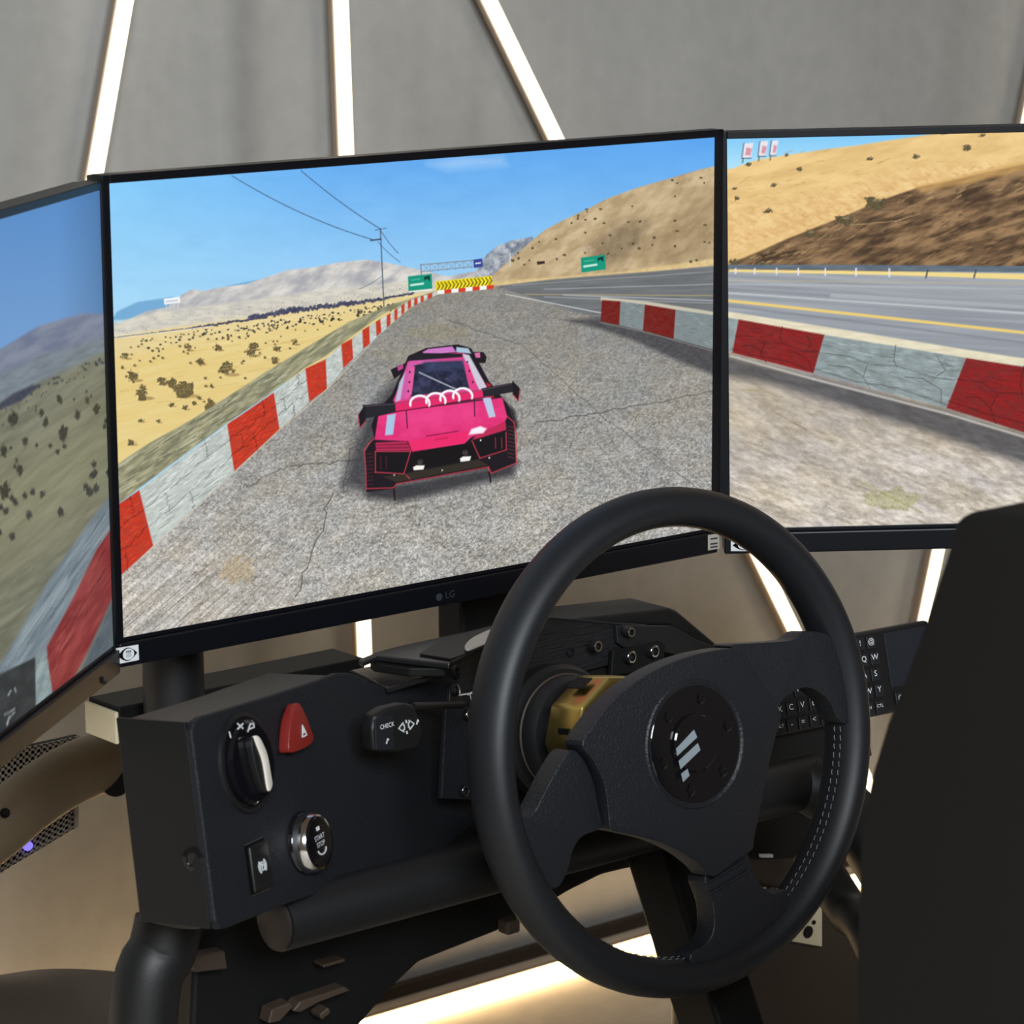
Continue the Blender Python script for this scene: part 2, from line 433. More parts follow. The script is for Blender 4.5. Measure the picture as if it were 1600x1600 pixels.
def paint_centre(p):
    X, Y = p.X, p.Y
    t = np.clip((Y - 220) / 270, 0, 1)[..., None]; lf = np.clip((520 - X) / 380, 0, 1)[..., None]
    top = np.array([92, 166, 240]); bot = np.array([168, 217, 247])
    p.C = top * (1 - t) + bot * t + lf * (1 - t) * np.array([34, 36, 12])
    f = p.fbm(X * 0.02, Y * 0.05)
    p.C += ((f - 0.5) * 10)[..., None]
    p.poly([(668, 256), (720, 244), (785, 246), (790, 258), (700, 266)], (185, 215, 248), 8, 0.5)
    # far ranges
    p.poly([(175, 500), (183, 487), (215, 472), (270, 464), (300, 480), (300, 500)], (118, 172, 214), 1.5)
    p.poly([(330, 462), (355, 447), (400, 438), (430, 434), (430, 462)], (110, 165, 210), 1.5)
    p.poly([(175, 512), (230, 486), (262, 480), (285, 460), (300, 452), (318, 455), (345, 449), (385, 444), (420, 432), (450, 422), (490, 418), (530, 410), (572, 406), (600, 410), (640, 418), (700, 432), (760, 420), (790, 404), (830, 400), (830, 470), (175, 540)],
           (176, 177, 182), 1.2, col2=(216, 212, 206), sc=(0.035, 0.08), rot=-0.5, tex=6)
    p.poly([(175, 505), (260, 486), (400, 468), (520, 452), (640, 440), (700, 440), (700, 470), (175, 540)], (226, 219, 200), 3, 0.85, col2=(196, 194, 184), sc=(0.08, 0.3))
    # rocky ridge + right hill
    p.poly([(742, 425), (760, 398), (778, 384), (800, 376), (832, 370), (838, 395), (800, 430), (742, 440)], (112, 122, 138), 1, col2=(190, 195, 202), sc=(0.12, 0.12))
    hill = [(730, 446), (770, 430), (800, 402), (822, 384), (850, 360), (880, 344), (915, 328), (950, 310), (1000, 292), (1050, 278), (1090, 266), (1125, 258), (1125, 450), (730, 460)]
    p.poly(hill, (176, 152, 116), 1.2, col2=(208, 186, 148), sc=(0.05, 0.11), rot=-0.6)
    p.poly([(925, 385), (965, 350), (1010, 345), (1000, 385), (960, 412), (925, 412)], (112, 96, 74), 12, 0.6, tex=14, sc=(0.12, 0.12))
    p.poly([(1000, 400), (1060, 330), (1120, 300), (1120, 395), (1050, 420)], (150, 126, 92), 16, 0.5, tex=14, sc=(0.06, 0.15), rot=-0.6)
    p.poly([(730, 446), (800, 438), (880, 432), (960, 426), (1120, 404), (1120, 424), (940, 436), (800, 446)], (222, 196, 140), 2, 0.9, tex=10)
    r = np.random.RandomState(5)
    for k in range(46):
        x = r.uniform(800, 1112); yt = np.interp(x, [800, 850, 950, 1114], [402, 360, 310, 262]); y = yt + r.uniform(0, 1) ** 1.2 * (415 - yt)
        p.blob(x, y, r.uniform(1.6, 3.4), r.uniform(1.4, 2.6), (84, 76, 52), 0.85)
    # desert plain
    p.poly([(175, 528), (260, 514), (360, 501), (460, 488), (560, 474), (660, 458), (690, 456), (690, 470), (560, 530), (400, 625), (290, 690), (175, 760)],
           (238, 216, 150), 1.5, col2=(222, 196, 124), sc=(0.012, 0.16), rot=-0.24, tex=6)
    p.poly([(175, 528), (300, 508), (450, 488), (600, 466), (690, 454), (690, 466), (560, 490), (400, 515), (175, 560)], (232, 214, 166), 8, 0.6, tex=8, sc=(0.05, 0.3))
    for x0, y0, x1, y1, w in ((180, 528, 330, 509, 2.0), (300, 513, 420, 495, 4.0), (390, 497, 470, 484, 8.0), (440, 487, 560, 474, 8.5), (540, 476, 600, 467, 6.0), (590, 469, 650, 458, 4.0)):
        for k in range(int((x1 - x0) / 3.2)):
            u = k / ((x1 - x0) / 3.2); p.blob(x0 + (x1 - x0) * u, y0 + (y1 - y0) * u + r.uniform(-w / 3, w / 5), 3.2, r.uniform(0.35, 0.6) * w, (66, 68, 92), 0.9)
    p.line([(178, 529), (330, 510)], 1.2, (245, 238, 220))
    for k in range(230):
        u = r.rand() ** 1.6; v = r.rand()
        x = 185 + v * 470; yt = np.interp(x, [180, 690], [536, 466]); yb = np.interp(x, [180, 300, 400, 560, 690], [720, 652, 590, 492, 462])
        y = yt + u * max(yb - yt - 8, 1); sz = 1.0 + 6.5 * ((y - 470) / 250) ** 1.4 * r.uniform(0.5, 1.1)
        if u > 0.25 and r.rand() < 0.62: continue
        p.blob(x + sz * 0.8, y + sz * 0.65, sz * 1.2, sz * 0.32, (150, 118, 74), 0.5, 0.2)
        p.blob(x, y, sz, sz * 0.85, (96, 86, 58), 0.95, 0.9)
    for x, y, sz in ((287, 609, 13), (222, 614, 11), (355, 577, 11), (208, 588, 9), (328, 634, 10), (392, 550, 8), (396, 541, 7), (253, 594, 7), (269, 598, 8), (313, 565, 6), (340, 543, 6), (294, 543, 6), (429, 563, 6), (432, 545, 5), (196, 556, 6), (460, 535, 5)):
        p.blob(x + sz * .7, y + sz * .75, sz * 1.2, sz * .3, (140, 108, 66), .6, .2); p.blob(x, y, sz, sz * .9, (102, 90, 58), .95, 1.0)
    for k in range(150):
        u = r.rand(); x = 200 + r.rand() ** .8 * 450; y = np.interp(x, [180, 690], [533, 462]) + 2 + u * 26 * (1 - (x - 200) / 700)
        p.blob(x, y, r.uniform(1.4, 3.0), r.uniform(1.2, 2.4), (62, 60, 56), .9, .6)
    for k in range(60):
        x = r.uniform(185, 520); y = np.interp(x, [180, 520], [545, 520]) + r.rand() * np.interp(x, [180, 520], [150, 20]); l = r.uniform(10, 40)
        p.line([(x, y), (x + l, y - l * .16)], r.uniform(.6, 1.4), (190, 154, 92) if k % 2 else (246, 224, 168), .45)
    for k in range(60):
        x = r.uniform(185, 640); y = np.interp(x, [180, 690], [516, 446]) + r.uniform(-10, 8); p.blob(x, y, 1.2, .9, (140, 138, 132), .7, .3)
    # billboard, pole, wires
    p.poly([(256, 467), (281, 464), (282, 473), (257, 476)], (245, 248, 250), .7); p.poly([(259, 470), (278, 468), (278, 471), (259, 473)], (200, 205, 215), .6)
    for k in range(4): p.line([(260 + k * 6, 475), (260 + k * 6, 483)], .9, (225, 225, 228))
    p.line([(594, 358), (600, 488)], 1.8, (88, 98, 116)); p.line([(579, 376), (595, 374)], 2.2, (60, 66, 80)); p.line([(586, 360), (603, 357)], 1.0, (80, 90, 110))
    def wire(a, b, sag, w=1.1):
        q = [(a[0] + (b[0] - a[0]) * k / 16, a[1] + (b[1] - a[1]) * k / 16 + sag * 4 * (k / 16) * (1 - k / 16)) for k in range(17)]
        p.line(q, w, (52, 70, 98), .95)
    wire((362, 275), (583, 375), 9); wire((470, 267), (594, 358), 4); wire((594, 360), (622, 396), 2, .8); wire((590, 378), (625, 410), 2, .7); wire((596, 432), (560, 452), 2, .6)
    # gantry, signs, chevrons
    p.line([(657, 414), (738, 407)], 1.4, (128, 132, 142)); p.line([(657, 425), (738, 417)], 1.2, (128, 132, 142)); p.line([(657, 413), (658, 430)], 1.6, (120, 124, 134))
    for k in range(6):
        x = 660 + k * 13; p.line([(x, 414 - k), (x + 12, 424 - k), (x + 12, 413 - k), (x, 425 - k)], .8, (140, 144, 152))
    p.poly([(739, 406), (753, 404), (754, 417), (740, 419)], (58, 70, 150), .6); p.line([(743, 412), (750, 411)], 2, (225, 230, 245))
    p.line([(760, 405), (796, 399)], 1.4, (170, 172, 176)); p.line([(762, 415), (796, 410)], 1.2, (170, 172, 176)); p.line([(796, 396), (797, 416)], 1.6, (205, 206, 208)); p.line([(776, 402), (776, 414), (790, 400), (790, 412)], .9, (180, 182, 186))
    p.poly([(838, 409), (850, 408), (851, 412), (839, 414)], (52, 44, 36), .6)
    p.poly([(680, 440), (768, 431), (769, 446), (681, 455)], (236, 216, 30), .8, tex=14, sc=(.3, .3))
    for k in range(15):
        x = 683 + k * 5.8; yb = 455 - k * .62; p.line([(x, yb - 13), (x + 3.6, yb - 7.5), (x, yb - 1.5)], 1.6, (96, 88, 22))
    # carriageway and road
    road = [(168, 915), (187, 902), (240, 852), (366, 736), (437, 669), (483, 627), (511, 607), (536, 577), (567, 546), (596, 520), (620, 498), (650, 474), (684, 458), (740, 452), (800, 444), (900, 434), (1010, 426), (1125, 414), (1125, 850), (168, 1030)]
    p.poly(road, (140, 138, 134), 1.2)
    p.poly([(775, 448), (860, 437), (960, 429), (1125, 416), (1125, 500), (1000, 480), (940, 500), (890, 486), (840, 468)], (112, 115, 118), 1.5, tex=7, sc=(.02, .3), rot=-.05)
    for a, b, w, c in (((800, 446), (1120, 424), 1.4, (150, 152, 156)), ((850, 452), (1120, 444), 1.6, (160, 162, 168)), ((820, 460), (1120, 462), 1.6, (176, 160, 120)), ((880, 461), (1120, 470), 2.2, (172, 176, 182)), ((850, 464), (1120, 474), 1.6, (160, 164, 168)), ((790, 460), (938, 489), 1.6, (215, 216, 214))):
        p.line([a, b], w, c, .8)
    # paved road grain
    m = p.bbox(road); Xr, Yr = X[m], Y[m]; cov = p.cover(m, road, 1.0) * (1 - p.cover(m, [(780, 440), (1125, 410), (1125, 500), (940, 494), (800, 462)], 3))
    depth = np.clip((Yr - 440) / 420, 0.06, 1)
    ang = .22 - .75 * np.clip((Yr - 640) / 400, 0, 1) * np.clip((700 - Xr) / 500, 0, 1)
    ca, sa = math.cos(.2), math.sin(.2); xs = (Xr * ca - Yr * sa); ys = (Xr * sa + Yr * ca)
    g1 = p.fbm(xs * .30, ys * .44, 3) - .5; g2 = p.fbm(xs * .03, ys * .06, 4) - .5; g3 = p.noise(xs * .75, ys * .95) - .5; g4 = p.fbm(xs * .09, ys * .15, 3) - .5
    sx2 = Xr * .76 - Yr * -.65; sy2 = -Xr * -.65 + Yr * .76; g5 = p.fbm(sx2 * .09, sy2 * .40, 3) - .5
    wl_ = np.clip((Yr - 700) / 250, 0, 1) * np.clip((650 - Xr) / 350, 0, 1)
    lum = (g1 * 120 * (1 - .5 * wl_) + g2 * 36 + g3 * 62 + g4 * 34 + g5 * 110 * wl_) * (.30 + .70 * depth) + 30 * (depth - .30) + 12 * wl_
    warm = (p.fbm(xs * .02 + 9, ys * .03, 3) - .5)
    gc = np.stack([lum + warm * 10 + 6 + 4 * wl_, lum + 6 + warm * 2, lum + 5 - warm * 10 - 4 * wl_], -1)
    p.C[m] += gc * cov[..., None]
    # wheel-worn cracks in the slabs
    def crack(a, b, amp, w, seed, col=(78, 76, 72), al=.75):
        rr = np.random.RandomState(seed); n = 14
        p.line([(a[0] + (b[0] - a[0]) * k / n + rr.randn() * amp, a[1] + (b[1] - a[1]) * k / n + rr.randn() * amp) for k in range(n + 1)], w, col, al)
    crack((815, 540), (935, 645), .7, 1.0, 1, (96, 94, 90)); crack((935, 645), (1112, 780), .8, 1.1, 2, (90, 88, 84)); crack((832, 662), (935, 645), 1.4, 1.6, 3); crack((935, 645), (1110, 612), 1.4, 1.2, 4)
    crack((452, 728), (560, 718), 1.6, 1.6, 5); crack((520, 770), (462, 930), 2.2, 1.8, 6); crack((535, 765), (548, 700), 1.4, 1.3, 7); crack((380, 760), (450, 728), 1.6, 1.0, 8); crack((700, 500), (815, 540), 1.2, .9, 9)
    p.blob(372, 890, 26, 20, (172, 150, 112), .45, .9); p.blob(690, 520, 60, 12, (140, 132, 100), .3, .9); p.blob(640, 560, 50, 16, (140, 134, 108), .25, .9)
    # left wall: concrete top then red and white blocks
    p.poly([(168, 735), (230, 694), (300, 655), (360, 617), (420, 578), (480, 542), (545, 503), (610, 476), (690, 452), (690, 458), (650, 468), (600, 490), (555, 521), (509, 556), (477, 574), (428, 611), (355, 661), (218, 762), (168, 800)],
           (176, 172, 138), 1.2, col2=(124, 124, 100), sc=(.05, .25), rot=-.62)
    for k in range(150):
        u = r.rand() ** .7; x = 560 - u * 385; y = np.interp(x, [168, 230, 300, 420, 545], [738, 698, 659, 582, 508]) + r.rand() * (8 + 44 * u); l = r.uniform(4, 10 + 26 * u)
        p.line([(x, y), (x + l, y - l * r.uniform(.45, .75))], r.uniform(.6, 1.0 + u), ((92, 92, 74), (206, 206, 184), (120, 116, 84))[k % 3], .6)
    Wc, Rcx = (214, 222, 216), (214, 64, 40)
    def block(q, c, s):
        p.poly(q, c, 1.0, col2=tuple(v * .80 for v in c), sc=(.16, .30), rot=-.5, tex=12)
        q = np.array(q)
        if s > 30:
            for k in range(1, 3):
                a = q[0] + (q[3] - q[0]) * k / 3; b = q[1] + (q[2] - q[1]) * k / 3
                crack(tuple(a), tuple(b), 1.6, 1.2, int(a[0] + k), tuple(v * .52 for v in c), .7)
            for k in range(1, 4):
                a = q[0] + (q[1] - q[0]) * k / 4; b = q[3] + (q[2] - q[3]) * k / 4; z = (k % 3) / 3
                crack(tuple(a + (b - a) * z), tuple(a + (b - a) * (z + .36)), 1.2, 1.1, int(a[1] + k), tuple(v * .52 for v in c), .7)
        rq = np.random.RandomState(int(q[0][0]))
        for k in range(int(s * 1.6)):
            u, v = rq.rand() * .88, rq.rand() * .94; a = (q[0] * (1 - u) + q[1] * u) * (1 - v) + (q[3] * (1 - u) + q[2] * u) * v; e_ = (q[1] - q[0]) * .10
            p.line([tuple(a), tuple(a + e_ + rq.randn(2) * 1.2)], rq.uniform(.6, 1.3), tuple(x_ * .66 for x_ in c) if k % 2 else tuple(min(255, x_ * 1.16 + 8) for x_ in c), .55)
    bl = [([(160, 805), (218, 765), (240, 852), (160, 925)], 1, 60), ([(218, 765), (355, 663), (366, 736), (240, 852)], 0, 100), ([(355, 663), (428, 613), (437, 670), (366, 736)], 1, 70), ([(428, 613), (477, 576), (483, 628), (437, 670)], 0, 45),
          ([(477, 576), (509, 561), (511, 607), (483, 628)], 1, 20), ([(509, 561), (533, 538), (536, 576), (511, 607)], 0, 20), ([(533, 538), (550, 529), (552, 560), (536, 576)], 1, 10), ([(550, 529), (566, 516), (567, 545), (552, 560)], 0, 10),
          ([(566, 516), (577, 509), (578, 537), (567, 545)], 1, 5), ([(577, 509), (587, 503), (588, 526), (578, 537)], 0, 5), ([(587, 503), (594, 498), (596, 519), (588, 526)], 1, 4), ([(594, 498), (604, 493), (605, 512), (596, 519)], 0, 4)]
    xs_ = [604, 610, 616, 621, 627, 632, 637, 642, 647, 652, 657, 662, 668, 675, 684]
    for k, (a, b) in enumerate(zip(xs_, xs_[1:])):
        tp = lambda x: np.interp(x, [604, 640, 684], [493, 469, 455]); bt = lambda x: np.interp(x, [604, 640, 684], [512, 481, 460])
        bl.append(([(a, tp(a)), (b, tp(b)), (b, bt(b)), (a, bt(a))], (k + 1) % 2, 2))
    for q, c, s in bl: block(q, Rcx if c else Wc, s)
    p.line([(168, 925), (240, 853), (366, 738), (437, 671), (511, 608), (580, 536)], 2.0, (216, 200, 172), .6)
    for k in range(8):
        x0 = 683 + k * 11; y0 = 454 - k * 1.1; p.poly([(x0, y0), (x0 + 11, y0 - 1.1), (x0 + 11, y0 + 5), (x0, y0 + 6)], (214, 62, 36) if k % 2 else (245, 244, 238), .6)
    def sign(q):
        p.poly(q, (18, 150, 122), .7); q = np.array(q); a = q[0]; e1 = q[1] - q[0]; e2 = q[3] - q[0]
        f = lambda u, v: tuple(a + e1 * u + e2 * v)
        p.line([f(.12, .62), f(.62, .60)], 3.4, (214, 240, 232), .9); p.line([f(.15, .28), f(.5, .26)], 1.2, (120, 205, 180), .8)
        p.poly([f(.68, .15), f(.92, .1), f(.92, .5), f(.8, .3), f(.68, .4)], (10, 58, 50), .7)
    sign([(637, 432), (674, 428), (675, 451), (638, 455)]); sign([(907, 403), (945, 398), (946, 421), (908, 426)])
    p.line([(640, 456), (673, 453)], 1.4, (240, 245, 240)); p.line([(898, 396), (922, 385)], 1.0, (190, 180, 160)); p.line([(922, 385), (923, 398)], 1.0, (180, 170, 150)); p.line([(900, 393), (920, 388)], .8, (170, 160, 140))
    # right wall
    p.poly([(880, 500), (938, 497), (1012, 514), (1125, 548), (1125, 590), (1050, 560), (985, 530), (930, 512)], (70, 70, 74), 4, .88, tex=8, sc=(.2, .3))
    p.poly([(938, 464), (1010, 471), (1125, 489), (1125, 496), (1007, 477), (938, 470)], (206, 200, 178), 1, .9)
    for q, c in (([(940, 469), (969, 471), (967, 508), (938, 502)], 1), ([(969, 471), (1007, 476), (1004, 517), (967, 508)], 0), ([(1007, 476), (1055, 484), (1052, 529), (1004, 517)], 1), ([(1055, 484), (1125, 494), (1125, 549), (1052, 529)], 0)):
        block(q, (128, 34, 28) if c else (142, 154, 156), 12)
    p.line([(938, 504), (1012, 520), (1125, 552)], 1.4, (150, 145, 135), .7)
    # the car, in its own units
    Z = lambda pts: [(450 + x / 3.2, 350 + y / 3.2) for x, y in pts]
    PK, BK = (226, 52, 122), (28, 22, 28)
    p.poly(Z([(300, 1180), (380, 960), (520, 790), (600, 760), (600, 980), (470, 1300), (395, 1345), (270, 1310)]), (52, 52, 58), 12, .8, tex=8, sc=(.3, .3))
    p.poly(Z([(385, 1325), (1145, 1190), (1120, 1260), (900, 1310), (560, 1390), (400, 1370)]), (46, 45, 50), 7, .85)
    p.poly(Z([(1060, 860), (1130, 930), (1150, 1010), (1130, 1040)]), (40, 36, 42), 3, .9)
    p.poly(Z([(392, 1340), (384, 1140), (430, 1062), (415, 1010), (440, 940), (520, 850), (600, 660), (690, 620), (850, 602), (915, 622), (1000, 780), (1095, 900), (1128, 985), (1140, 1195), (1018, 1245), (1000, 1218), (545, 1300), (528, 1322)]), BK, .9)
    p.poly(Z([(512, 728), (545, 712), (585, 695), (590, 730), (530, 775)]), BK, .8); p.poly(Z([(545, 715), (575, 700), (575, 722), (550, 735)]), (190, 70, 140), .6)
    p.poly(Z([(922, 640), (975, 640), (992, 665), (985, 695), (950, 695)]), BK, .8); p.poly(Z([(930, 645), (958, 642), (960, 668), (938, 668)]), (214, 110, 170), .6)
    p.poly(Z([(598, 690), (640, 668), (860, 640), (895, 652), (985, 800), (1010, 870), (540, 915), (525, 880), (560, 800)]), (214, 70, 140), 1)
    p.poly(Z([(600, 690), (650, 672), (760, 672), (640, 730), (600, 860), (540, 890)]), (206, 100, 176), 3, .7)
    p.poly(Z([(870, 650), (905, 655), (1000, 830), (965, 850)]), (206, 214, 226), 1, .9); p.poly(Z([(555, 790), (585, 740), (560, 880), (535, 890)]), (190, 205, 225), 1.2, .85)
    p.poly(Z([(672, 640), (700, 625), (820, 612), (840, 640), (680, 655)]), (206, 122, 198), .8); p.poly(Z([(840, 615), (900, 622), (915, 648), (840, 640)]), (170, 195, 215), .8)
    p.poly(Z([(608, 655), (650, 645), (870, 648), (872, 665), (640, 682), (600, 684)]), (32, 28, 36), .8)
    p.poly(Z([(628, 708), (690, 692), (872, 684), (905, 822), (780, 838), (612, 862)]), (30, 32, 52), 1, col2=(62, 66, 96), sc=(.12, .12))
    p.poly(Z([(680, 690), (870, 684), (880, 720), (680, 745)]), (60, 70, 104), 4, .7); p.line(Z([(655, 742), (760, 790), (852, 832)]), 2.2, (158, 164, 180))
    p.poly(Z([(610, 720), (634, 712), (618, 850), (585, 880)]), (226, 92, 160), .8); p.poly(Z([(878, 690), (902, 700), (945, 818), (915, 826)]), (226, 66, 132), .8)
    for x, y in ((608, 740), (606, 790), (600, 835), (895, 690), (905, 735), (922, 790)): p.blob(450 + x / 3.2, 350 + y / 3.2, 1.8, 2.2, (70, 20, 50), .9, .2)
    p.poly(Z([(990, 790), (1010, 800), (1030, 870), (1000, 870)]), (170, 26, 40), .8)
    p.poly(Z([(450, 960), (560, 930), (800, 905), (1070, 868), (1095, 965), (1075, 1000), (915, 1065), (880, 1098), (620, 1136), (600, 1085), (432, 1078)]), PK, 1, tex=6, sc=(.06, .1))
    p.poly(Z([(560, 935), (940, 885), (930, 970), (600, 1030)]), (244, 78, 150), 14, .5); p.poly(Z([(600, 1085), (915, 1030), (880, 1098), (620, 1138)]), (238, 40, 104), 2, .8)
    p.line(Z([(690, 1060), (850, 1035)]), 1.4, (130, 14, 60)); p.line(Z([(735, 1078), (795, 1068)]), 2.6, (205, 30, 90))
    p.line(Z([(590, 935), (596, 1020)]), 1.6, (70, 20, 50)); p.line(Z([(930, 880), (932, 960)]), 1.6, (70, 20, 50))
    p.poly(Z([(495, 955), (538, 948), (524, 1052), (484, 1056)]), (170, 196, 226), .9); p.poly(Z([(972, 872), (1012, 866), (1036, 962), (1004, 968)]), (186, 200, 226), .9)
    # tail lamps and bumper
    p.poly(Z([(436, 1092), (592, 1084), (616, 1132), (440, 1134)]), (176, 40, 84), .8); p.line(Z([(445, 1105), (600, 1100)]), 1.4, (120, 20, 50)); p.line(Z([(445, 1120), (608, 1117)]), 1.2, (110, 20, 50))
    p.poly(Z([(920, 1078), (940, 1052), (1086, 985), (1090, 1028), (960, 1068)]), (190, 40, 84), .8)
    p.poly(Z([(902, 1052), (915, 1025), (960, 1010), (992, 1022), (975, 1045)]), (250, 240, 248), 1.4)
    p.poly(Z([(440, 1140), (612, 1138), (580, 1246), (438, 1238)]), (20, 17, 21), .8); p.poly(Z([(922, 1090), (1086, 1035), (1086, 1132), (955, 1170)]), (20, 17, 21), .8)
    p.poly(Z([(618, 1140), (915, 1092), (950, 1172), (590, 1236)]), (18, 15, 16), .8); p.poly(Z([(600, 1244), (952, 1176), (1000, 1205), (545, 1290), (470, 1262)]), (50, 44, 36), 1)
    RD = (206, 60, 78)
    for q in (Z([(432, 1070), (402, 1098), (380, 1132), (388, 1225), (390, 1322), (525, 1318), (542, 1298), (1000, 1214), (1014, 1245), (1140, 1194), (1138, 1050), (1128, 990), (1090, 958)]), Z([(436, 1136), (612, 1136), (578, 1248), (436, 1240), (436, 1136)]), Z([(918, 1082), (958, 1170), (1090, 1128), (1088, 1040)]), Z([(526, 1318), (535, 1360)]), Z([(1002, 1215), (1012, 1282)]), Z([(590, 1255), (608, 1272)])):
        p.line(q, 1.5, RD, .9)
    p.line(Z([(528, 1322), (534, 1378)]), 2.6, (24, 18, 22)); p.line(Z([(1004, 1240), (1012, 1288)]), 2.6, (24, 18, 22))
    for k in range(9):
        p.line(Z([(392, 1150 + k * 19), (424, 1146 + k * 19)]), .9, (112, 40, 54), .8); p.line(Z([(1098, 1010 + k * 19), (1130, 1018 + k * 19)]), .9, (140, 60, 78), .8)
    for x in (462, 490): p.line(Z([(x, 1160), (x + 2, 1225)]), 1.0, (96, 36, 48))
    for x in (1035, 1066): p.line(Z([(x, 1068), (x + 2, 1120)]), 1.4, (150, 44, 60))
    for q in ([(624, 1215), (640, 1206), (682, 1206), (676, 1226), (628, 1230)], [(858, 1172), (872, 1162), (914, 1160), (908, 1182), (862, 1188)]): p.poly(Z(q), (246, 244, 238), .8)
    p.blob(450 + 660 / 3.2, 350 + 1188 / 3.2, 5, 5, (64, 58, 56), .9, .2); p.blob(450 + 885 / 3.2, 350 + 1142 / 3.2, 5, 5, (64, 58, 56), .9, .2)
    for x, y in ((530, 1254), (770, 1230), (1005, 1168), (962, 1080)): p.blob(450 + x / 3.2, 350 + y / 3.2, 1.5, 1.5, (226, 220, 210), .9, .1)
    # rear wing
    p.poly(Z([(372, 905), (540, 892), (540, 940), (388, 972)]), (34, 34, 40), .8); p.poly(Z([(965, 822), (1122, 792), (1150, 812), (1150, 835), (975, 866)]), (34, 34, 40), .8)
    p.poly(Z([(534, 890), (620, 876), (968, 826), (976, 864), (700, 912), (538, 940)]), (226, 40, 104), .8); p.line(Z([(536, 938), (720, 912), (976, 866)]), 1.6, (96, 14, 44)); p.line(Z([(372, 912), (540, 898), (968, 830), (1124, 796)]), 1.1, (110, 84, 100), .8)
    p.poly(Z([(350, 955), (384, 902), (388, 985), (358, 1022)]), (26, 22, 28), .8); p.line(Z([(350, 955), (358, 1020), (386, 986)]), 1.3, (190, 60, 80)); p.poly(Z([(1120, 782), (1160, 824), (1150, 886), (1122, 852)]), (26, 22, 28), .8); p.line(Z([(1158, 826), (1150, 884), (1124, 854)]), 1.3, (190, 60, 80))
    for k, (x, y) in enumerate(((658, 893), (738, 880), (808, 868), (872, 856))):
        a = [(x + 48 * math.cos(q), y + 5 - 40 * math.sin(q)) for q in np.linspace(-.25, math.pi + .25, 17)]
        p.line(Z(a), 3.2, (250, 246, 250))

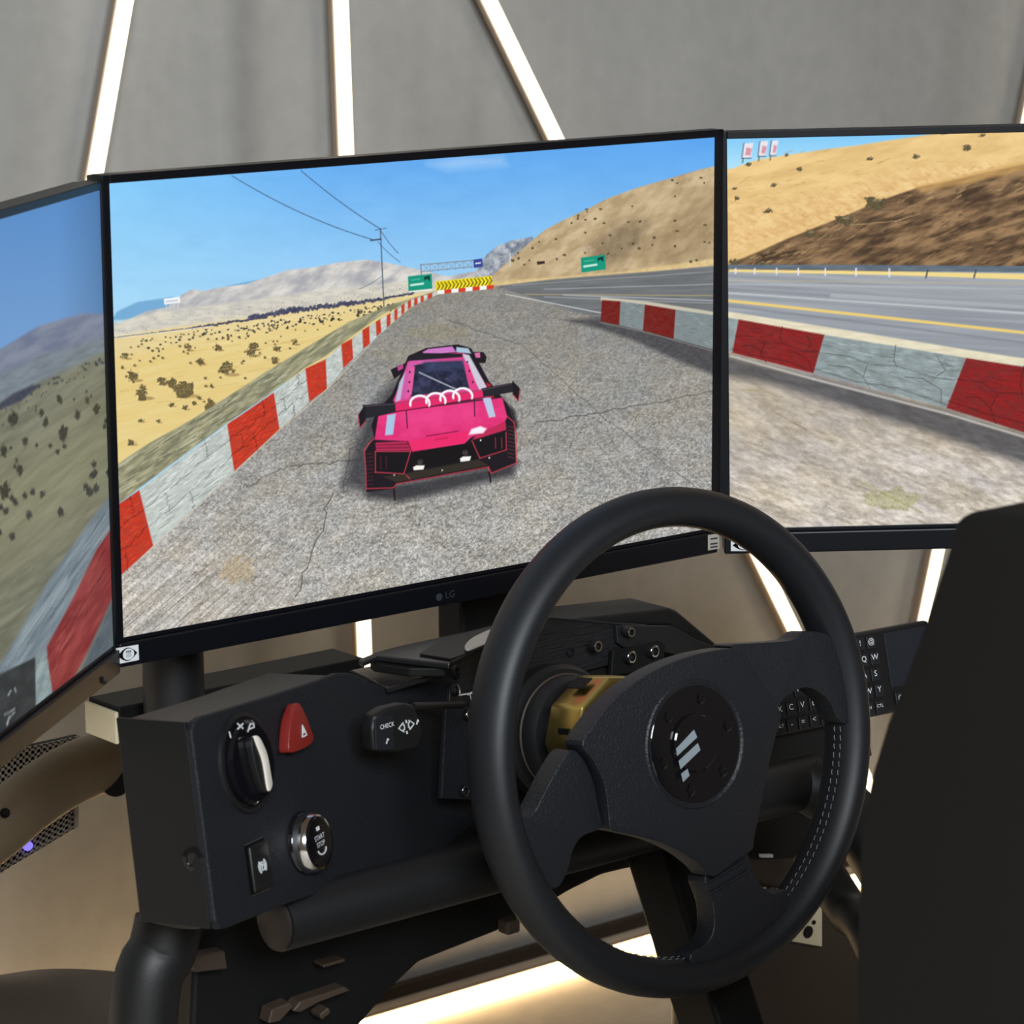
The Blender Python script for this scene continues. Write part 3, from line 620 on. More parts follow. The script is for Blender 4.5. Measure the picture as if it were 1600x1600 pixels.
def paint_right(p):
    X, Y = p.X, p.Y
    t = np.clip((Y - 205) / 60, 0, 1)[..., None]
    p.C = np.array([120, 196, 246]) * (1 - t) + np.array([176, 226, 250]) * t
    E2 = 2200
    p.poly([(1120, 268), (1145, 264), (1185, 250), (1230, 243), (1290, 234), (1340, 228), (1390, 220), (1440, 213), (1480, 207), (1560, 196), (1700, 170), (E2, 80), (E2, 460), (1120, 460)], (222, 186, 122), 1.2, col2=(240, 206, 142), sc=(.02, .09), rot=-.22)
    p.poly([(1130, 330), (1300, 300), (1420, 262), (1520, 255), (1600, 262), (1500, 300), (1300, 350), (1140, 400)], (214, 164, 104), 14, .55, col2=(246, 214, 154), sc=(.10, .2), rot=.4)
    r = np.random.RandomState(8)
    for k in range(90):
        x = r.uniform(1140, 1600); y = r.uniform(232, 380); l = r.uniform(4, 16)
        p.line([(x, y), (x + l, y - l * r.uniform(.0, .7))], r.uniform(.6, 1.6), (176, 136, 80) if k % 2 else (250, 222, 160), .45)
    for k in range(260):
        x = r.uniform(1140, 1640); y = np.interp(x, [1140, 1640], [290, 200]) + r.rand() * 110; l = r.uniform(3, 9); d_ = r.uniform(-.9, .6)
        p.line([(x, y), (x + l, y - l * d_)], r.uniform(.7, 1.7), (188, 142, 88) if k % 2 else (250, 222, 164), .4 if y > 255 else .2)
    p.poly([(1136, 414), (1180, 396), (1230, 374), (1290, 350), (1330, 334), (1380, 312), (1440, 292), (1500, 280), (1560, 266), (1640, 250), (E2, 120), (E2, 440), (1136, 440)], (84, 64, 44), 1.6, col2=(142, 110, 74), sc=(.03, .12), rot=-.3, tex=12)
    for k in range(320):
        x = r.uniform(1160, 1640); yt = np.interp(x, [1136, 1330, 1440, 1640], [414, 336, 294, 250]); y = yt + 4 + r.rand() ** 1.3 * max(414 - yt, 2); l = r.uniform(3, 15)
        up = y < yt + 50
        p.line([(x, y), (x + l, y - l * r.uniform(.25, .6))], r.uniform(.7, 1.8), ((206, 176, 120) if up and r.rand() < .6 else (168, 134, 94)) if r.rand() < .6 else (56, 40, 28), .5)
    p.line([(1330, 352), (1400, 346), (1438, 334)], 1.6, (206, 178, 130), .6)
    p.poly([(1430, 292), (1500, 276), (1560, 262), (1640, 246), (1640, 258), (1520, 286), (1440, 300)], (202, 158, 92), 3, .7)
    for x, y, s in ((1320, 345, 11), (1368, 318, 13), (1266, 366, 8), (1432, 245, 5), (1510, 232, 6), (1200, 330, 5), (1152, 310, 4), (1210, 290, 4), (1250, 265, 4), (1230, 243, 3), (1170, 258, 4), (1475, 208, 5), (1535, 212, 4), (1360, 249, 4), (1190, 412, 6), (1150, 410, 7), (1148, 295, 3)):
        p.blob(x, y, s * 1.25, s * .8, (86, 76, 50), .95, .9); p.blob(x + s * .3, y - s * .35, s * .6, s * .25, (150, 138, 96), .6, .6)
    for x, y, w in ((1165, 225, 13), (1190, 222, 11), (1208, 221, 9)):
        p.poly([(x - 2, y), (x + w, y - 1), (x + w - 4, y + 22), (x - 5, y + 23)], (232, 228, 236), .7); p.line([(x - 2, y), (x - 5, y + 23), (x + w - 4, y + 23)], 1.6, (84, 108, 118)); p.poly([(x + 2, y + 6), (x + w - 2, y + 8), (x + w - 5, y + 19), (x, y + 18)], (206, 118, 132), 1, .7); p.line([(x - 3, y + 23), (x - 4, y + 30)], 1.6, (90, 84, 70))
    # guard rail, carriageway
    p.poly([(1120, 424), (E2, 424), (E2, 700), (1120, 520)], (166, 171, 178), 1, col2=(142, 147, 155), sc=(.004, .16), rot=.06)
    p.poly([(1120, 414), (1300, 414), (1600, 416), (E2, 418), (E2, 428), (1600, 426), (1300, 422), (1120, 421)], (96, 110, 124), 1, tex=8, sc=(.05, .3))
    p.poly([(1140, 421), (1300, 423), (1600, 428), (E2, 434), (E2, 444), (1600, 437), (1390, 430), (1140, 425)], (240, 216, 140), .8)
    for x in (1150, 1180, 1214, 1248, 1290, 1338, 1390): p.line([(x, 420), (x, 427 + (x - 1140) * .02)], 2.2, (232, 232, 236))
    for x in (1450, 1525, 1610): p.line([(x, 422), (x - 3, 434)], 2.4, (70, 76, 84))
    for a, b, w, c, al in (((1140, 444), (1620, 452), 3, (176, 180, 186), .7), ((1140, 452), (1400, 468), 5, (128, 132, 140), .6), ((1140, 458), (1640, 492), 3.2, (198, 202, 206), .75), ((1300, 462), (1640, 482), 6, (186, 190, 196), .6), ((1140, 470), (1640, 524), 4.6, (236, 206, 116), .95), ((1140, 478), (1640, 540), 4, (120, 124, 132), .5), ((1140, 438), (1640, 444), 2, (196, 182, 140), .5)):
        b2 = (b[0] + (b[0] - a[0]), b[1] + (b[1] - a[1])); p.line([a, b2], w, c, al)
    # pavement in front
    pv = [(1120, 536), (1142, 546), (1272, 582), (1480, 636), (1640, 682), (E2, 850), (E2, 1200), (1120, 1200)]
    p.poly(pv, (182, 176, 167), 1)
    m = p.bbox(pv); Xr, Yr = X[m], Y[m]; cov = p.cover(m, pv, 1); an = .36; xs = Xr * math.cos(an) + Yr * math.sin(an); ys = -Xr * math.sin(an) + Yr * math.cos(an)
    k = np.clip((Yr - 560) / 240, .1, 1)
    lum = ((p.fbm(xs * .07, ys * .24, 4) - .5) * 100 + (p.fbm(xs * .02, ys * .05, 3) - .5) * 60 + (p.noise(xs * .3, ys * .8) - .5) * 26) * (.45 + .55 * k) + 26 * (k - .4)
    w = p.fbm(xs * .01, ys * .03, 3) - .5
    p.C[m] += np.stack([lum + 10 * w + 4, lum + 2 * w, lum - 22 * w - 4], -1) * cov[..., None]
    p.poly([(1120, 552), (1272, 588), (1480, 642), (1640, 690), (E2, 860), (E2, 960), (1640, 738), (1560, 712), (1440, 672), (1300, 628), (1200, 598), (1120, 584)], (72, 72, 76), 8, .80, tex=10, sc=(.05, .2), rot=.3)
    p.line([(1142, 556), (1272, 592), (1480, 646), (1700, 712)], 3.4, (196, 192, 184), .8)
    p.blob(1400, 780, 40, 16, (150, 148, 92), .45, .9); p.line([(1345, 752), (1440, 800)], 3, (132, 136, 70), .35); p.line([(1205, 640), (1262, 672)], 1.6, (110, 96, 84), .5); p.line([(1160, 608), (1185, 610)], 2, (150, 140, 70), .5)
    # barrier
    p.poly([(1120, 484), (1300, 512), (1510, 546), (1640, 566), (E2, 660), (E2, 680), (1640, 578), (1510, 560), (1289, 524), (1120, 496)], (226, 218, 190), 1.2, tex=8, sc=(.05, .3))
    Wc, R_ = (160, 174, 175), (150, 28, 26)
    for q, c in (([(1120, 493), (1155, 499), (1146, 551), (1120, 543)], 0), ([(1155, 499), (1289, 523), (1272, 583), (1145, 551)], 1), ([(1289, 523), (1510, 559), (1479, 637), (1272, 583)], 0), ([(1510, 559), (1690, 588), (1660, 694), (1479, 637)], 1), ([(1690, 588), (1900, 622), (1880, 762), (1660, 694)], 0), ([(1900, 622), (E2, 680), (E2, 860), (1880, 762)], 1)):
        col = R_ if c else Wc
        p.poly(q, col, 1, col2=tuple(v * .76 for v in col), sc=(.07, .16), rot=.25, tex=10)
        q = np.array(q, float); dk = tuple(v * .5 for v in col); f = lambda u, v: tuple((q[0] * (1 - u) + q[1] * u) * (1 - v) + (q[3] * (1 - u) + q[2] * u) * v)
        if q[1][0] - q[0][0] > 60:
            rr = np.random.RandomState(int(q[0][0]))
            for pl in ([(0, .45), (.2, .4), (.36, .5), (.55, .42), (.8, .5), (1, .46)], [(.36, .5), (.34, .8), (.42, 1)], [(.5, .0), (.52, .3), (.55, .42)], [(.62, .6), (.75, .56), (.92, .7), (.95, .95)], [(.1, .7), (.24, .66), (.34, .8)], [(.0, .88), (.3, .9), (.6, .86), (1, .92)], [(.82, .08), (.9, .3), (.84, .5)]):
                p.line([f(u + rr.randn() * .01, v + rr.randn() * .02) for u, v in pl], 1.5, dk, .75)
            for k in range(170):
                u, v = rr.rand() * .93, rr.rand(); p.line([f(u, v), f(u + .06, v + .012 * rr.randn())], rr.uniform(.7, 1.5), tuple(min(255, x * 1.3) for x in col) if k % 2 else dk, .35)

def paint_left(p):
    X, Y = p.X, p.Y
    t = np.clip((Y - 300) / 260, 0, 1)[..., None]
    p.C = np.array([86, 136, 196]) * (1 - t) + np.array([112, 156, 206]) * t
    p.C = p.C * (1 - .18 * np.clip((X - 90) / 80, 0, 1)[..., None])
    E0 = -1200
    p.poly([(E0, 760), (-300, 640), (-60, 560), (0, 546), (30, 528), (60, 510), (105, 497), (130, 490), (150, 491), (190, 486), (190, 640), (E0, 1000)], (104, 114, 140), 2, col2=(128, 136, 154), sc=(.03, .1), rot=-.4)
    p.poly([(E0, 880), (-300, 690), (0, 585), (60, 556), (120, 540), (190, 515), (190, 700), (E0, 1100)], (124, 136, 146), 6, .9, col2=(108, 118, 124), sc=(.05, .2), rot=-.4)
    pl = [(E0, 900), (-300, 740), (0, 628), (60, 598), (110, 575), (190, 536), (190, 1100), (E0, 1700)]
    p.poly(pl, (128, 130, 112), 5, col2=(102, 104, 88), sc=(.02, .12), rot=-.62)
    p.poly([(E0, 1200), (0, 720), (190, 640), (190, 760), (0, 900), (E0, 1500)], (136, 134, 106), 50, .7, tex=8, sc=(.02, .2), rot=-.7)
    r = np.random.RandomState(12)
    for k in range(90):
        x = r.uniform(-200, 170); y = np.interp(x, [-300, 0, 190], [740, 632, 548]) + r.uniform(-4, 6); p.blob(x, y, 2.6, 2.0, (44, 54, 64), .8, .8)
    p.poly([(-60, 655), (0, 630), (20, 615), (50, 602), (58, 606), (30, 628), (-60, 665)], (50, 58, 78), 2, .85)
    for k in range(120):
        x = r.uniform(-200, 172); u = r.rand() ** 1.7; y0 = np.interp(x, [-300, 0, 190], [750, 640, 552]); y = y0 + u * 210; s = 1.4 + 5.5 * u
        p.blob(x, y, s * .8, s * 1.1, (50, 52, 48), .9, .9)
    for x, y, s in ((98, 678, 9), (20, 655, 10), (64, 645, 6), (7, 768, 11), (30, 735, 7), (150, 640, 7), (135, 625, 5), (120, 648, 6), (92, 625, 6), (38, 690, 6), (5, 705, 8), (70, 660, 6)): p.blob(x, y, s * .75, s * 1.25, (52, 52, 44), .95, .9)
    for k in range(70):
        x = r.uniform(-100, 170); y = r.uniform(720, 1000); l = r.uniform(8, 40); p.line([(x, y), (x + l, y - l * 1.05)], r.uniform(.6, 1.6), (92, 92, 72) if k % 2 else (152, 150, 122), .35)
    # wall: concrete top, then painted blocks
    p.poly([(190, 752), (150, 800), (110, 855), (70, 915), (30, 985), (0, 1035), (-100, 1190), (-300, 1500), (-300, 1700), (60, 1150), (190, 870)], (104, 118, 128), 2, col2=(132, 146, 152), sc=(.02, .2), rot=-.95)
    for k in range(60):
        u = r.rand(); x = 170 - u * 180; y = 790 + u * 260 + r.uniform(0, 46); l = r.uniform(10, 46); p.line([(x, y), (x - l, y + l * 1.45)], r.uniform(.7, 2.0), (64, 74, 84) if k % 2 else (160, 172, 176), .45)
    p.poly([(190, 800), (150, 858), (110, 940), (72, 1010), (80, 1086), (112, 1062), (140, 1010), (190, 900)], (124, 42, 44), 1.4, col2=(150, 66, 64), sc=(.03, .14), rot=-1.0)
    for k in range(34):
        u = r.rand(); x = 168 - u * 88; y = 850 + u * 180 + r.uniform(-14, 36); l = r.uniform(8, 34); p.line([(x, y), (x - l * .6, y + l)], r.uniform(.7, 1.7), (78, 20, 26) if k % 3 else (186, 104, 98), .5)
    p.poly([(190, 900), (152, 985), (130, 1035), (118, 1062), (190, 1010)], (92, 104, 110), 4, .95, col2=(74, 84, 94), sc=(.05, .1), rot=-1)
    p.poly([(70, 1016), (82, 1086), (55, 1104), (52, 1040)], (150, 168, 168), 1.4, col2=(116, 132, 136), sc=(.05, .2), rot=-1)
    p.poly([(54, 1026), (55, 1104), (-200, 1300), (-200, 1180), (-30, 1066)], (44, 50, 54), 1.4, tex=8, sc=(.05, .1), rot=-.8)
    for a, b in (((12, 1085), (16, 1078)), ((6, 1116), (22, 1106)), ((10, 1130), (14, 1118)), ((14, 1120), (22, 1112)), ((10, 1132), (12, 1126)), ((22, 1074), (24, 1080))): p.line([a, b], 1.8, (170, 178, 176), .9)

def srgb2lin(c):
    c = np.clip(c / 255.0, 0, 1)
    return np.where(c <= 0.04045, c / 12.92, ((c + 0.055) / 1.055) ** 2.4)
def screen_material():
    m = bpy.data.materials.new('lit_screen'); m.use_nodes = True; nt = m.node_tree; b = nt.nodes['Principled BSDF']
    a = nt.nodes.new('ShaderNodeVertexColor'); a.layer_name = 'picture'
    b.inputs['Base Color'].default_value = (0.004, 0.004, 0.005, 1); b.inputs['Roughness'].default_value = 0.55; b.inputs['Specular IOR Level'].default_value = 0.15
    nt.links.new(a.outputs['Color'], b.inputs['Emission Color']); b.inputs['Emission Strength'].default_value = 1.0
    return m
M['screen'] = screen_material()
def screen_mesh(fr, w, h, nx, ny, paint, parent, gain=1.0):
    X, Y = picture_grid(fr, w, h, nx, ny, 2)
    p = Painter(X, Y); paint(p)
    img = np.clip(p.C, 0, 255).reshape(ny, 2, nx, 2, 3).mean(axis=(1, 3))
    # mild in-monitor sharpening, as game displays do
    bl = img.copy(); bl[1:-1, 1:-1] = (img[:-2, 1:-1] + img[2:, 1:-1] + img[1:-1, :-2] + img[1:-1, 2:]) / 4
    img = np.clip(img + 0.35 * (img - bl), 0, 255)
    lin = srgb2lin(img) * gain
    us = (np.arange(nx)) / (nx - 1) * w; vs = h - np.arange(ny) / (ny - 1) * h
    U, V = np.meshgrid(us, vs); b0 = np.array(base_of(parent))
    P = (fr.O - b0)[None, None, :] + U[..., None] * fr.U + V[..., None] * fr.V + fr.N * 0.0003
    idx = np.arange(nx * ny).reshape(ny, nx)
    q = np.stack([idx[1:, :-1], idx[1:, 1:], idx[:-1, 1:], idx[:-1, :-1]], -1).reshape(-1, 4)
    me = bpy.data.meshes.new('screen'); nq = len(q)
    me.vertices.add(nx * ny); me.vertices.foreach_set('co', P.reshape(-1).astype(np.float32))
    me.loops.add(nq * 4); me.loops.foreach_set('vertex_index', q.reshape(-1).astype(np.int32))
    me.polygons.add(nq); me.polygons.foreach_set('loop_start', np.arange(0, nq * 4, 4, dtype=np.int32))
    me.update(calc_edges=True)
    at_ = me.color_attributes.new('picture', 'FLOAT_COLOR', 'POINT')
    at_.data.foreach_set('color', np.concatenate([lin.reshape(-1, 3), np.ones((nx * ny, 1))], 1).reshape(-1).astype(np.float32))
    me.materials.append(M['screen'])
    o = bpy.data.objects.new('screen', me); COL.objects.link(o); o.parent = parent
    return o

# ------------------------------------------------------------------ monitors
MW, MH = 0.531, 0.531 * 9 / 16
Z0 = 0.80
def monitor_frame(side):
    if side == 0: return Frame((0, 0, Z0), 0, 0)
    a, g, dz, rl = (0.699, 0.0057, -0.0034, 0.0070) if side < 0 else (0.681, 0.0085, -0.0017, 0.0174)
    f = Frame((0, 0, 0), (a if side < 0 else -a), 0)
    d = np.array([side * math.cos(a), -math.sin(a), 0])
    hinge = np.array([0 if side < 0 else MW, 0, Z0 + dz]) + np.array([side * g, 0, 0]) + d * g
    u, v = f.U * (side), np.array([0, 0, 1.0])
    U2 = f.U * math.cos(rl) + v * math.sin(rl) * side; V2 = v * math.cos(rl) - f.U * math.sin(rl) * side
    f.U, f.V = U2, V2
    f.O = hinge if side > 0 else hinge - U2 * MW
    return f
def build_monitor(side, label, nx, ny, paint, gain):
    f = monitor_frame(side)
    e = empty('monitor', f.L(MW / 2, -0.02, -0.02), label, 'monitor', 'triple screen monitors')
    screen_mesh(f, MW, MH, nx, ny, paint, e, gain)
    tb, ch = 0.0056, 0.0195
    sl, sr = (0.0056, 0.0083) if side == 0 else ((0.0083, 0.0075) if side > 0 else (0.0075, 0.0056))
    def P(u, v, n=0): return f.L(u, v, n)
    def ringbox(bm, u0, v0, u1, v1, n0, n1, bev=0.0006):
        extrude_poly(bm, [P(u0, v0, n0), P(u1, v0, n0), P(u1, v1, n0), P(u0, v1, n0)], f.N * (n1 - n0), bev, 2)
    bm = NB()
    ringbox(bm, -sl, -0.0032, 0, MH + tb, -0.012, 0.0016); ringbox(bm, MW, -0.0032, MW + sr, MH + tb, -0.012, 0.0016)
    ringbox(bm, 0, MH, MW, MH + tb, -0.012, 0.0016); ringbox(bm, 0, -0.0032, MW, 0, -0.012, 0.0004)
    obj('bezel_frame', bm, M['bezel'], e)
    bm = NB(); ringbox(bm, -min(sl, .0046), -ch, MW + min(sr, .0046), -0.0032, -0.012, 0.0034, 0.0012)
    chin = obj('chin', bm, M['bezel'], e)
    bm = NB()
    ringbox(bm, -min(sl, .0046), -ch + 0.001, MW + min(sr, .0046), MH + tb - .001, -0.0195, -0.0121, 0.001)
    obj('back_cover', bm, M['plastic'], e)
    bm = NB(); ringbox(bm, 0.08, 0.03, MW - 0.08, MH - 0.03, -0.045, -0.0196, 0.008)
    obj('back_bulge', bm, M['plastic'], e)
    return f, e, chin
FC, EC, CHC = build_monitor(0, 'middle monitor showing a pink race car on a desert road', 960, 540, paint_centre, 1.0)
FR_, ER, CHR = build_monitor(1, 'right-hand monitor showing a sandy hillside and red white barrier', 620, 348, paint_right, 1.0)
FL_, EL, CHL = build_monitor(-1, 'left-hand monitor showing dim desert plain and blue sky', 480, 270, paint_left, 1.0)

# logo on the middle chin
bm = NB(); n = 0.0036
u, v = FC.loc(686, 933, n); lathe(bm, FC.L(u, v, n), FC.N, [(0.0028, 0), (0.0028, 0.0003), (0, 0.0003)], 20)
u, v = FC.loc(703, 929, n); text(bm, FC, 'LG', u, v, n + 0.0002, 0.0075)
obj('maker_logo', bm, M['grey_print'], CHC)
# eye stickers on the chins
def eye_sticker(fr, q, parent, n=0.0036):
    c = fr.pts(q, n); P = lambda u, v, k=0: fr.L(*((np.array(c[0]) * (1 - u) + np.array(c[1]) * u) * (1 - v) + (np.array(c[3]) * (1 - u) + np.array(c[2]) * u) * v), n + k)
    bm = NB(); extrude_poly(bm, [P(0, 0), P(1, 0), P(1, 1), P(0, 1)], fr.N * 0.0002)
    s = obj('sticker', bm, M['white'], parent); s['label'] = 'white sticker with a black eye'
    bm = NB()
    up = [(0.06 + 0.88 * k / 16, 0.5 - 0.42 * math.sin(math.pi * k / 16)) for k in range(17)]
    dn = [(0.06 + 0.88 * k / 16, 0.5 + 0.42 * math.sin(math.pi * k / 16)) for k in range(15, 0, -1)]
    extrude_poly(bm, [P(u, v, .0002) for u, v in up + dn], fr.N * 0.0001)
    obj('eye_outline', bm, M['gloss'], s)
    bm = NB(); extrude_poly(bm, [P(0.54 + 0.25 * math.cos(a), 0.5 + 0.36 * math.sin(a), .0003) for a in np.linspace(0, 2 * math.pi, 25)[:-1]], fr.N * 0.0001)
    obj('iris', bm, M['white'], s)
    bm = NB()
    for k in range(3):
        for a, b in (((0.44 + k * .08, 0.3), (0.485 + k * .08, 0.7)),):
            extrude_poly(bm, [P(a[0], a[1], .0004), P(b[0], a[1], .0004), P(b[0], b[1], .0004), P(a[0], b[1], .0004)], fr.N * 0.0001)
    extrude_poly(bm, [P(.42, .26, .0004), P(.67, .26, .0004), P(.67, .36, .0004), P(.42, .36, .0004)], fr.N * 0.0001)
    obj('pupil', bm, M['logo'], s)
eye_sticker(FC, [(181, 1013), (216, 1007), (217, 1031), (182, 1038)], CHC)
eye_sticker(FR_, [(1142, 843), (1180, 842), (1180, 861), (1142, 861)], CHR)
bm = NB(); q = FC.pts([(1106, 836), (1123, 833.5), (1124, 857), (1106, 860)], .0036); extrude_poly(bm, [FC.L(*x, .0036) for x in q], FC.N * .0002)
s = obj('rating_label', bm, M['alu'], CHC); bm = NB()
for y in (840, 848, 853): extrude_poly(bm, [FC.L(*x, .0038) for x in FC.pts([(1110, y + 1), (1121, y - .6), (1121, y + 2), (1110, y + 3.6)], .0038)], FC.N * .0001)
obj('print', bm, M['grey_print'], s)
# buttons under the left chin
bm = NB()
for k in range(5):
    c = FL_.L(MW - 0.115 - k * 0.022, -0.0197, -0.001); box(bm, c, 0.012, 0.003, 0.0018, FL_.U, FL_.N, FL_.V, 0.0004)
obj('menu_buttons', bm, M['dark'], CHL)
bm = NB(); tube(bm, [FL_.L(MW - 0.035, -0.012, .0034), FL_.L(MW - 0.035, -0.0155, .0037), FL_.L(MW - 0.030, -0.017, .0037)], 0.0012, 8)
obj('power_mark', bm, M['dark'], CHL)

# ------------------------------------------------------------------ monitor stand behind the screens
ST = empty('monitor_stand', (0.1, 0.06, 0.0), 'black post stand carrying the three monitors', 'stand')
def vpost(px, y, r, z1, name):
    c = aty(px, 1060, y); bm = NB(); tube(bm, [(c[0], y, 0.0), (c[0], y, z1)], r, 28); return obj(name, bm, M['steel'], ST, 40), c
po, pc = vpost(271, 0.075, 0.0215, 1.0, 'post')
nc = aty(770, 960, 0.07)
bm = NB(); box(bm, (nc[0] + 0.008, 0.075, 0.785), 0.092, 0.03, 0.43, bevel=0.003); obj('neck', bm, M['dark'], ST)
x2 = aty(1078, 1300, 0.075)[0]
bm = NB(); tube(bm, [(x2, .075, 0), (x2, .075, .585)], .0140, 28); obj('post', bm, M['steel'], ST, 40)
bm = NB(); box(bm, ((nc[0] + x2) / 2, .075, .585), abs(x2 - nc[0]) + .06, .03, .03, bevel=.002); obj('beam', bm, M['dark'], ST)
for xx in (pc[0], x2):
    bm = NB(); box(bm, (xx, 0.05 if xx == pc[0] else 0.135, 0.01), 0.05, 0.24 if xx == pc[0] else 0.13, 0.02, bevel=.003); obj('foot', bm, M['steel'], ST)
bm = NB(); box(bm, ((pc[0] + MW - 0.05) / 2, 0.066, 0.95), MW - 0.05 - pc[0], 0.035, 0.04, bevel=0.003); obj('cross_rail', bm, M['steel'], ST)
for f in (FL_, FR_):
    a = f.L(MW / 2, 0.15, -0.046); b = np.array([0.03 if f is FL_ else MW - 0.05, 0.066, 0.95]); bm = NB(); tube(bm, [a, a - f.N * 0.03, b], 0.014, 16); obj('swing_arm', bm, M['steel'], ST, 40)

# rectangular tube behind the dash with a pale end
YB = 0.10; b0 = aty(185, 1106, YB); b1 = aty(570, 1013, YB)
BE = empty('square_tube', (b0[0], YB + .02, b0[2] - 0.03), 'black square tube with a cream end cap behind the dash box', 'tube')
bm = NB(); L_ = b1[0] - b0[0]
box(bm, (b0[0] + L_ / 2, YB + .02, b0[2] - 0.014), L_, 0.04, 0.028, bevel=0.0015); obj('body', bm, M['dark'], BE)
bm = NB(); box(bm, (b0[0] - 0.0015, YB + .02, b0[2] - 0.0145), 0.003, 0.041, 0.0235, bevel=0.001); obj('end_cap', bm, M['cream'], BE)

# ------------------------------------------------------------------ dash box with the switches
DO = aty(342, 1450, -0.225)
FD = Frame(DO, 0.46, 0.20)
DASH = empty('dashboard', (DO[0] + 0.1, DO[1] + 0.05, DO[2] - 0.005), 'black dashboard box with light switch, hazard and start buttons', 'dashboard')
top = [(300, 1142), (304, 1128), (316, 1119), (420, 1088), (500, 1062), (528, 1051), (546, 1051), (562, 1056), (580, 1067), (604, 1078), (645, 1066), (692, 1052), (699, 1040), (745, 1020), (778, 1006)]
bot = [(778, 1299), (740, 1312), (600, 1362), (450, 1412), (358, 1449), (345, 1452), (337, 1440)]
out = FD.pts(top + bot)
bm = NB(); extrude_poly(bm, [FD.L(*p, 0) for p in out], -FD.N * 0.006, 0.0012, 2)
front = obj('front_plate', bm, M['textured'], DASH)
bm = NB(); tube(bm, [FD.L(*q, -.0008) for q in FD.pts([(606, 1077.5), (645, 1065.5), (692, 1051.5), (699, 1039.5), (745, 1019.5), (776, 1007)], -.0008)], .0007, 8); obj('edge_trim', bm, M['steel'], front)
hd = 0.058
bm = NB()
body = FD.pts([(306, 1130), (420, 1094), (530, 1054), (590, 1076), (590, 1322), (450, 1366), (344, 1404)], 0)
tl_ = FD.loc(302, 1126); EX = FD.L(*FD.loc(185, 1120, -hd), -hd) - FD.L(*tl_, 0)
extrude_poly(bm, [FD.L(*p, -0.0062) for p in body], EX * (1 - .006 / hd), 0.0012, 2)
obj('box_body', bm, M['plastic'], DASH)
c0, c1 = FD.loc(302, 1126), FD.loc(341, 1449)
# end plate on the box (the flat left cheek) with its screw
c0, c1 = FD.loc(302, 1126), FD.loc(341, 1449)
bm = NB(); extrude_poly(bm, [FD.L(*c0, -0.004), FD.L(*c1, -0.004), FD.L(*c1, 0) + EX, FD.L(*c0, 0) + EX], -FD.U * 0.003, 0.0006, 2)
ep = obj('side_cheek', bm, M['plastic'], DASH)
pz = (FD.L(*c0) * .33 + FD.L(*c1) * .67) + EX * .18 - FD.U * .003
bm = NB(); lathe(bm, pz, -FD.U, [(0.0075, 0), (0.0075, 0.0012), (0.0045, 0.0014), (0.0045, 0.0006), (0, 0.0006)], 24); obj('screw', bm, M['gloss'], ep)

# rotary light switch
u0, v0 = FD.loc(383, 1192); sw = empty('light_switch', FD.L(u0, v0, 0), None, None); sw.parent = DASH; sw.location = Vector(tuple(FD.L(u0, v0, 0))) - base_of(DASH)
O_ = FD.L(u0, v0, 0)
bm = NB(); lathe(bm, O_, FD.N, [(0.0312, 0), (0.0307, 0.0022), (0.0285, 0.0026), (0.0266, 0.001), (0, 0.001)], 56); obj('bezel_ring', bm, M['plastic'], sw, 35)
bm = NB(); lathe(bm, O_ - FD.U * 0.000, FD.N, [(0.0260, 0.001), (0.0260, 0.0045), (0.0240, 0.0062), (0, 0.0062)], 56); obj('dial', bm, M['gloss'], sw, 35)
bm = NB(); h = 0.0062
ka = math.radians(6); ku = np.array([math.cos(ka), math.sin(ka)]); kv = np.array([-math.sin(ka), math.cos(ka)])
outl = [(-.0042, .0185), (.0015, .0200), (.0052, .0175), (.0060, .0), (.0052, -.0175), (.0, -.0205), (-.0045, -.0185), (-.0066, 0)]
extrude_poly(bm, [FD.L(u0 + x * ku[0] + y * .86 * kv[0], v0 - .0015 + x * ku[1] + y * .86 * kv[1], h) for x, y in catmull(outl, 4, True)], FD.N * 0.0050, 0.0014, 3); obj('knob', bm, M['plastic'], sw, 35)
bm = NB(); outl = [(-.0010, .0200), (.0040, .0185), (.0074, .008), (.0078, 0), (.0064, -.010), (.0046, -.0185), (-.0014, -.0200), (.0004, -.006), (.0012, .004)]
extrude_poly(bm, [FD.L(u0 + x * ku[0] + y * .86 * kv[0], v0 - .0015 + x * ku[1] + y * .86 * kv[1], h + .0036) for x, y in catmull(outl, 4, True)], FD.N * 0.0026, 0.0008, 2)
sp = obj('silver_grip', bm, M['satin'], sw, 35); sp['label'] = 'satin silver grip'
bm = NB(); nn = .0064
def mk(px, py): return np.array(FD.loc(px, py, nn))
for a, b in (((371, 1131), (379, 1138)), ((371, 1139), (379, 1131)), ((358, 1144), (360, 1152))): stroke(bm, FD, [mk(*a), mk(*b)], .0009, nn)
stroke(bm, FD, [mk(387, 1143), mk(391, 1131), mk(396, 1131), mk(397, 1136), mk(390, 1139)], .0008, nn)
q = mk(403, 1215); stroke(bm, FD, [q + .0024 * np.array([math.cos(a), math.sin(a)]) for a in np.linspace(0, 6.28, 10)], .0007, nn)
for a in np.linspace(0, 6.28, 9)[:-1]: stroke(bm, FD, [q + .0034 * np.array([math.cos(a), math.sin(a)]), q + .0044 * np.array([math.cos(a), math.sin(a)])], .0006, nn)
for a, b in (((404, 1156), (404, 1166)), ((407, 1158), (409, 1168))): stroke(bm, FD, [mk(*a), mk(*b)], .0008, nn)
obj('switch_marks', bm, M['white'], sw)

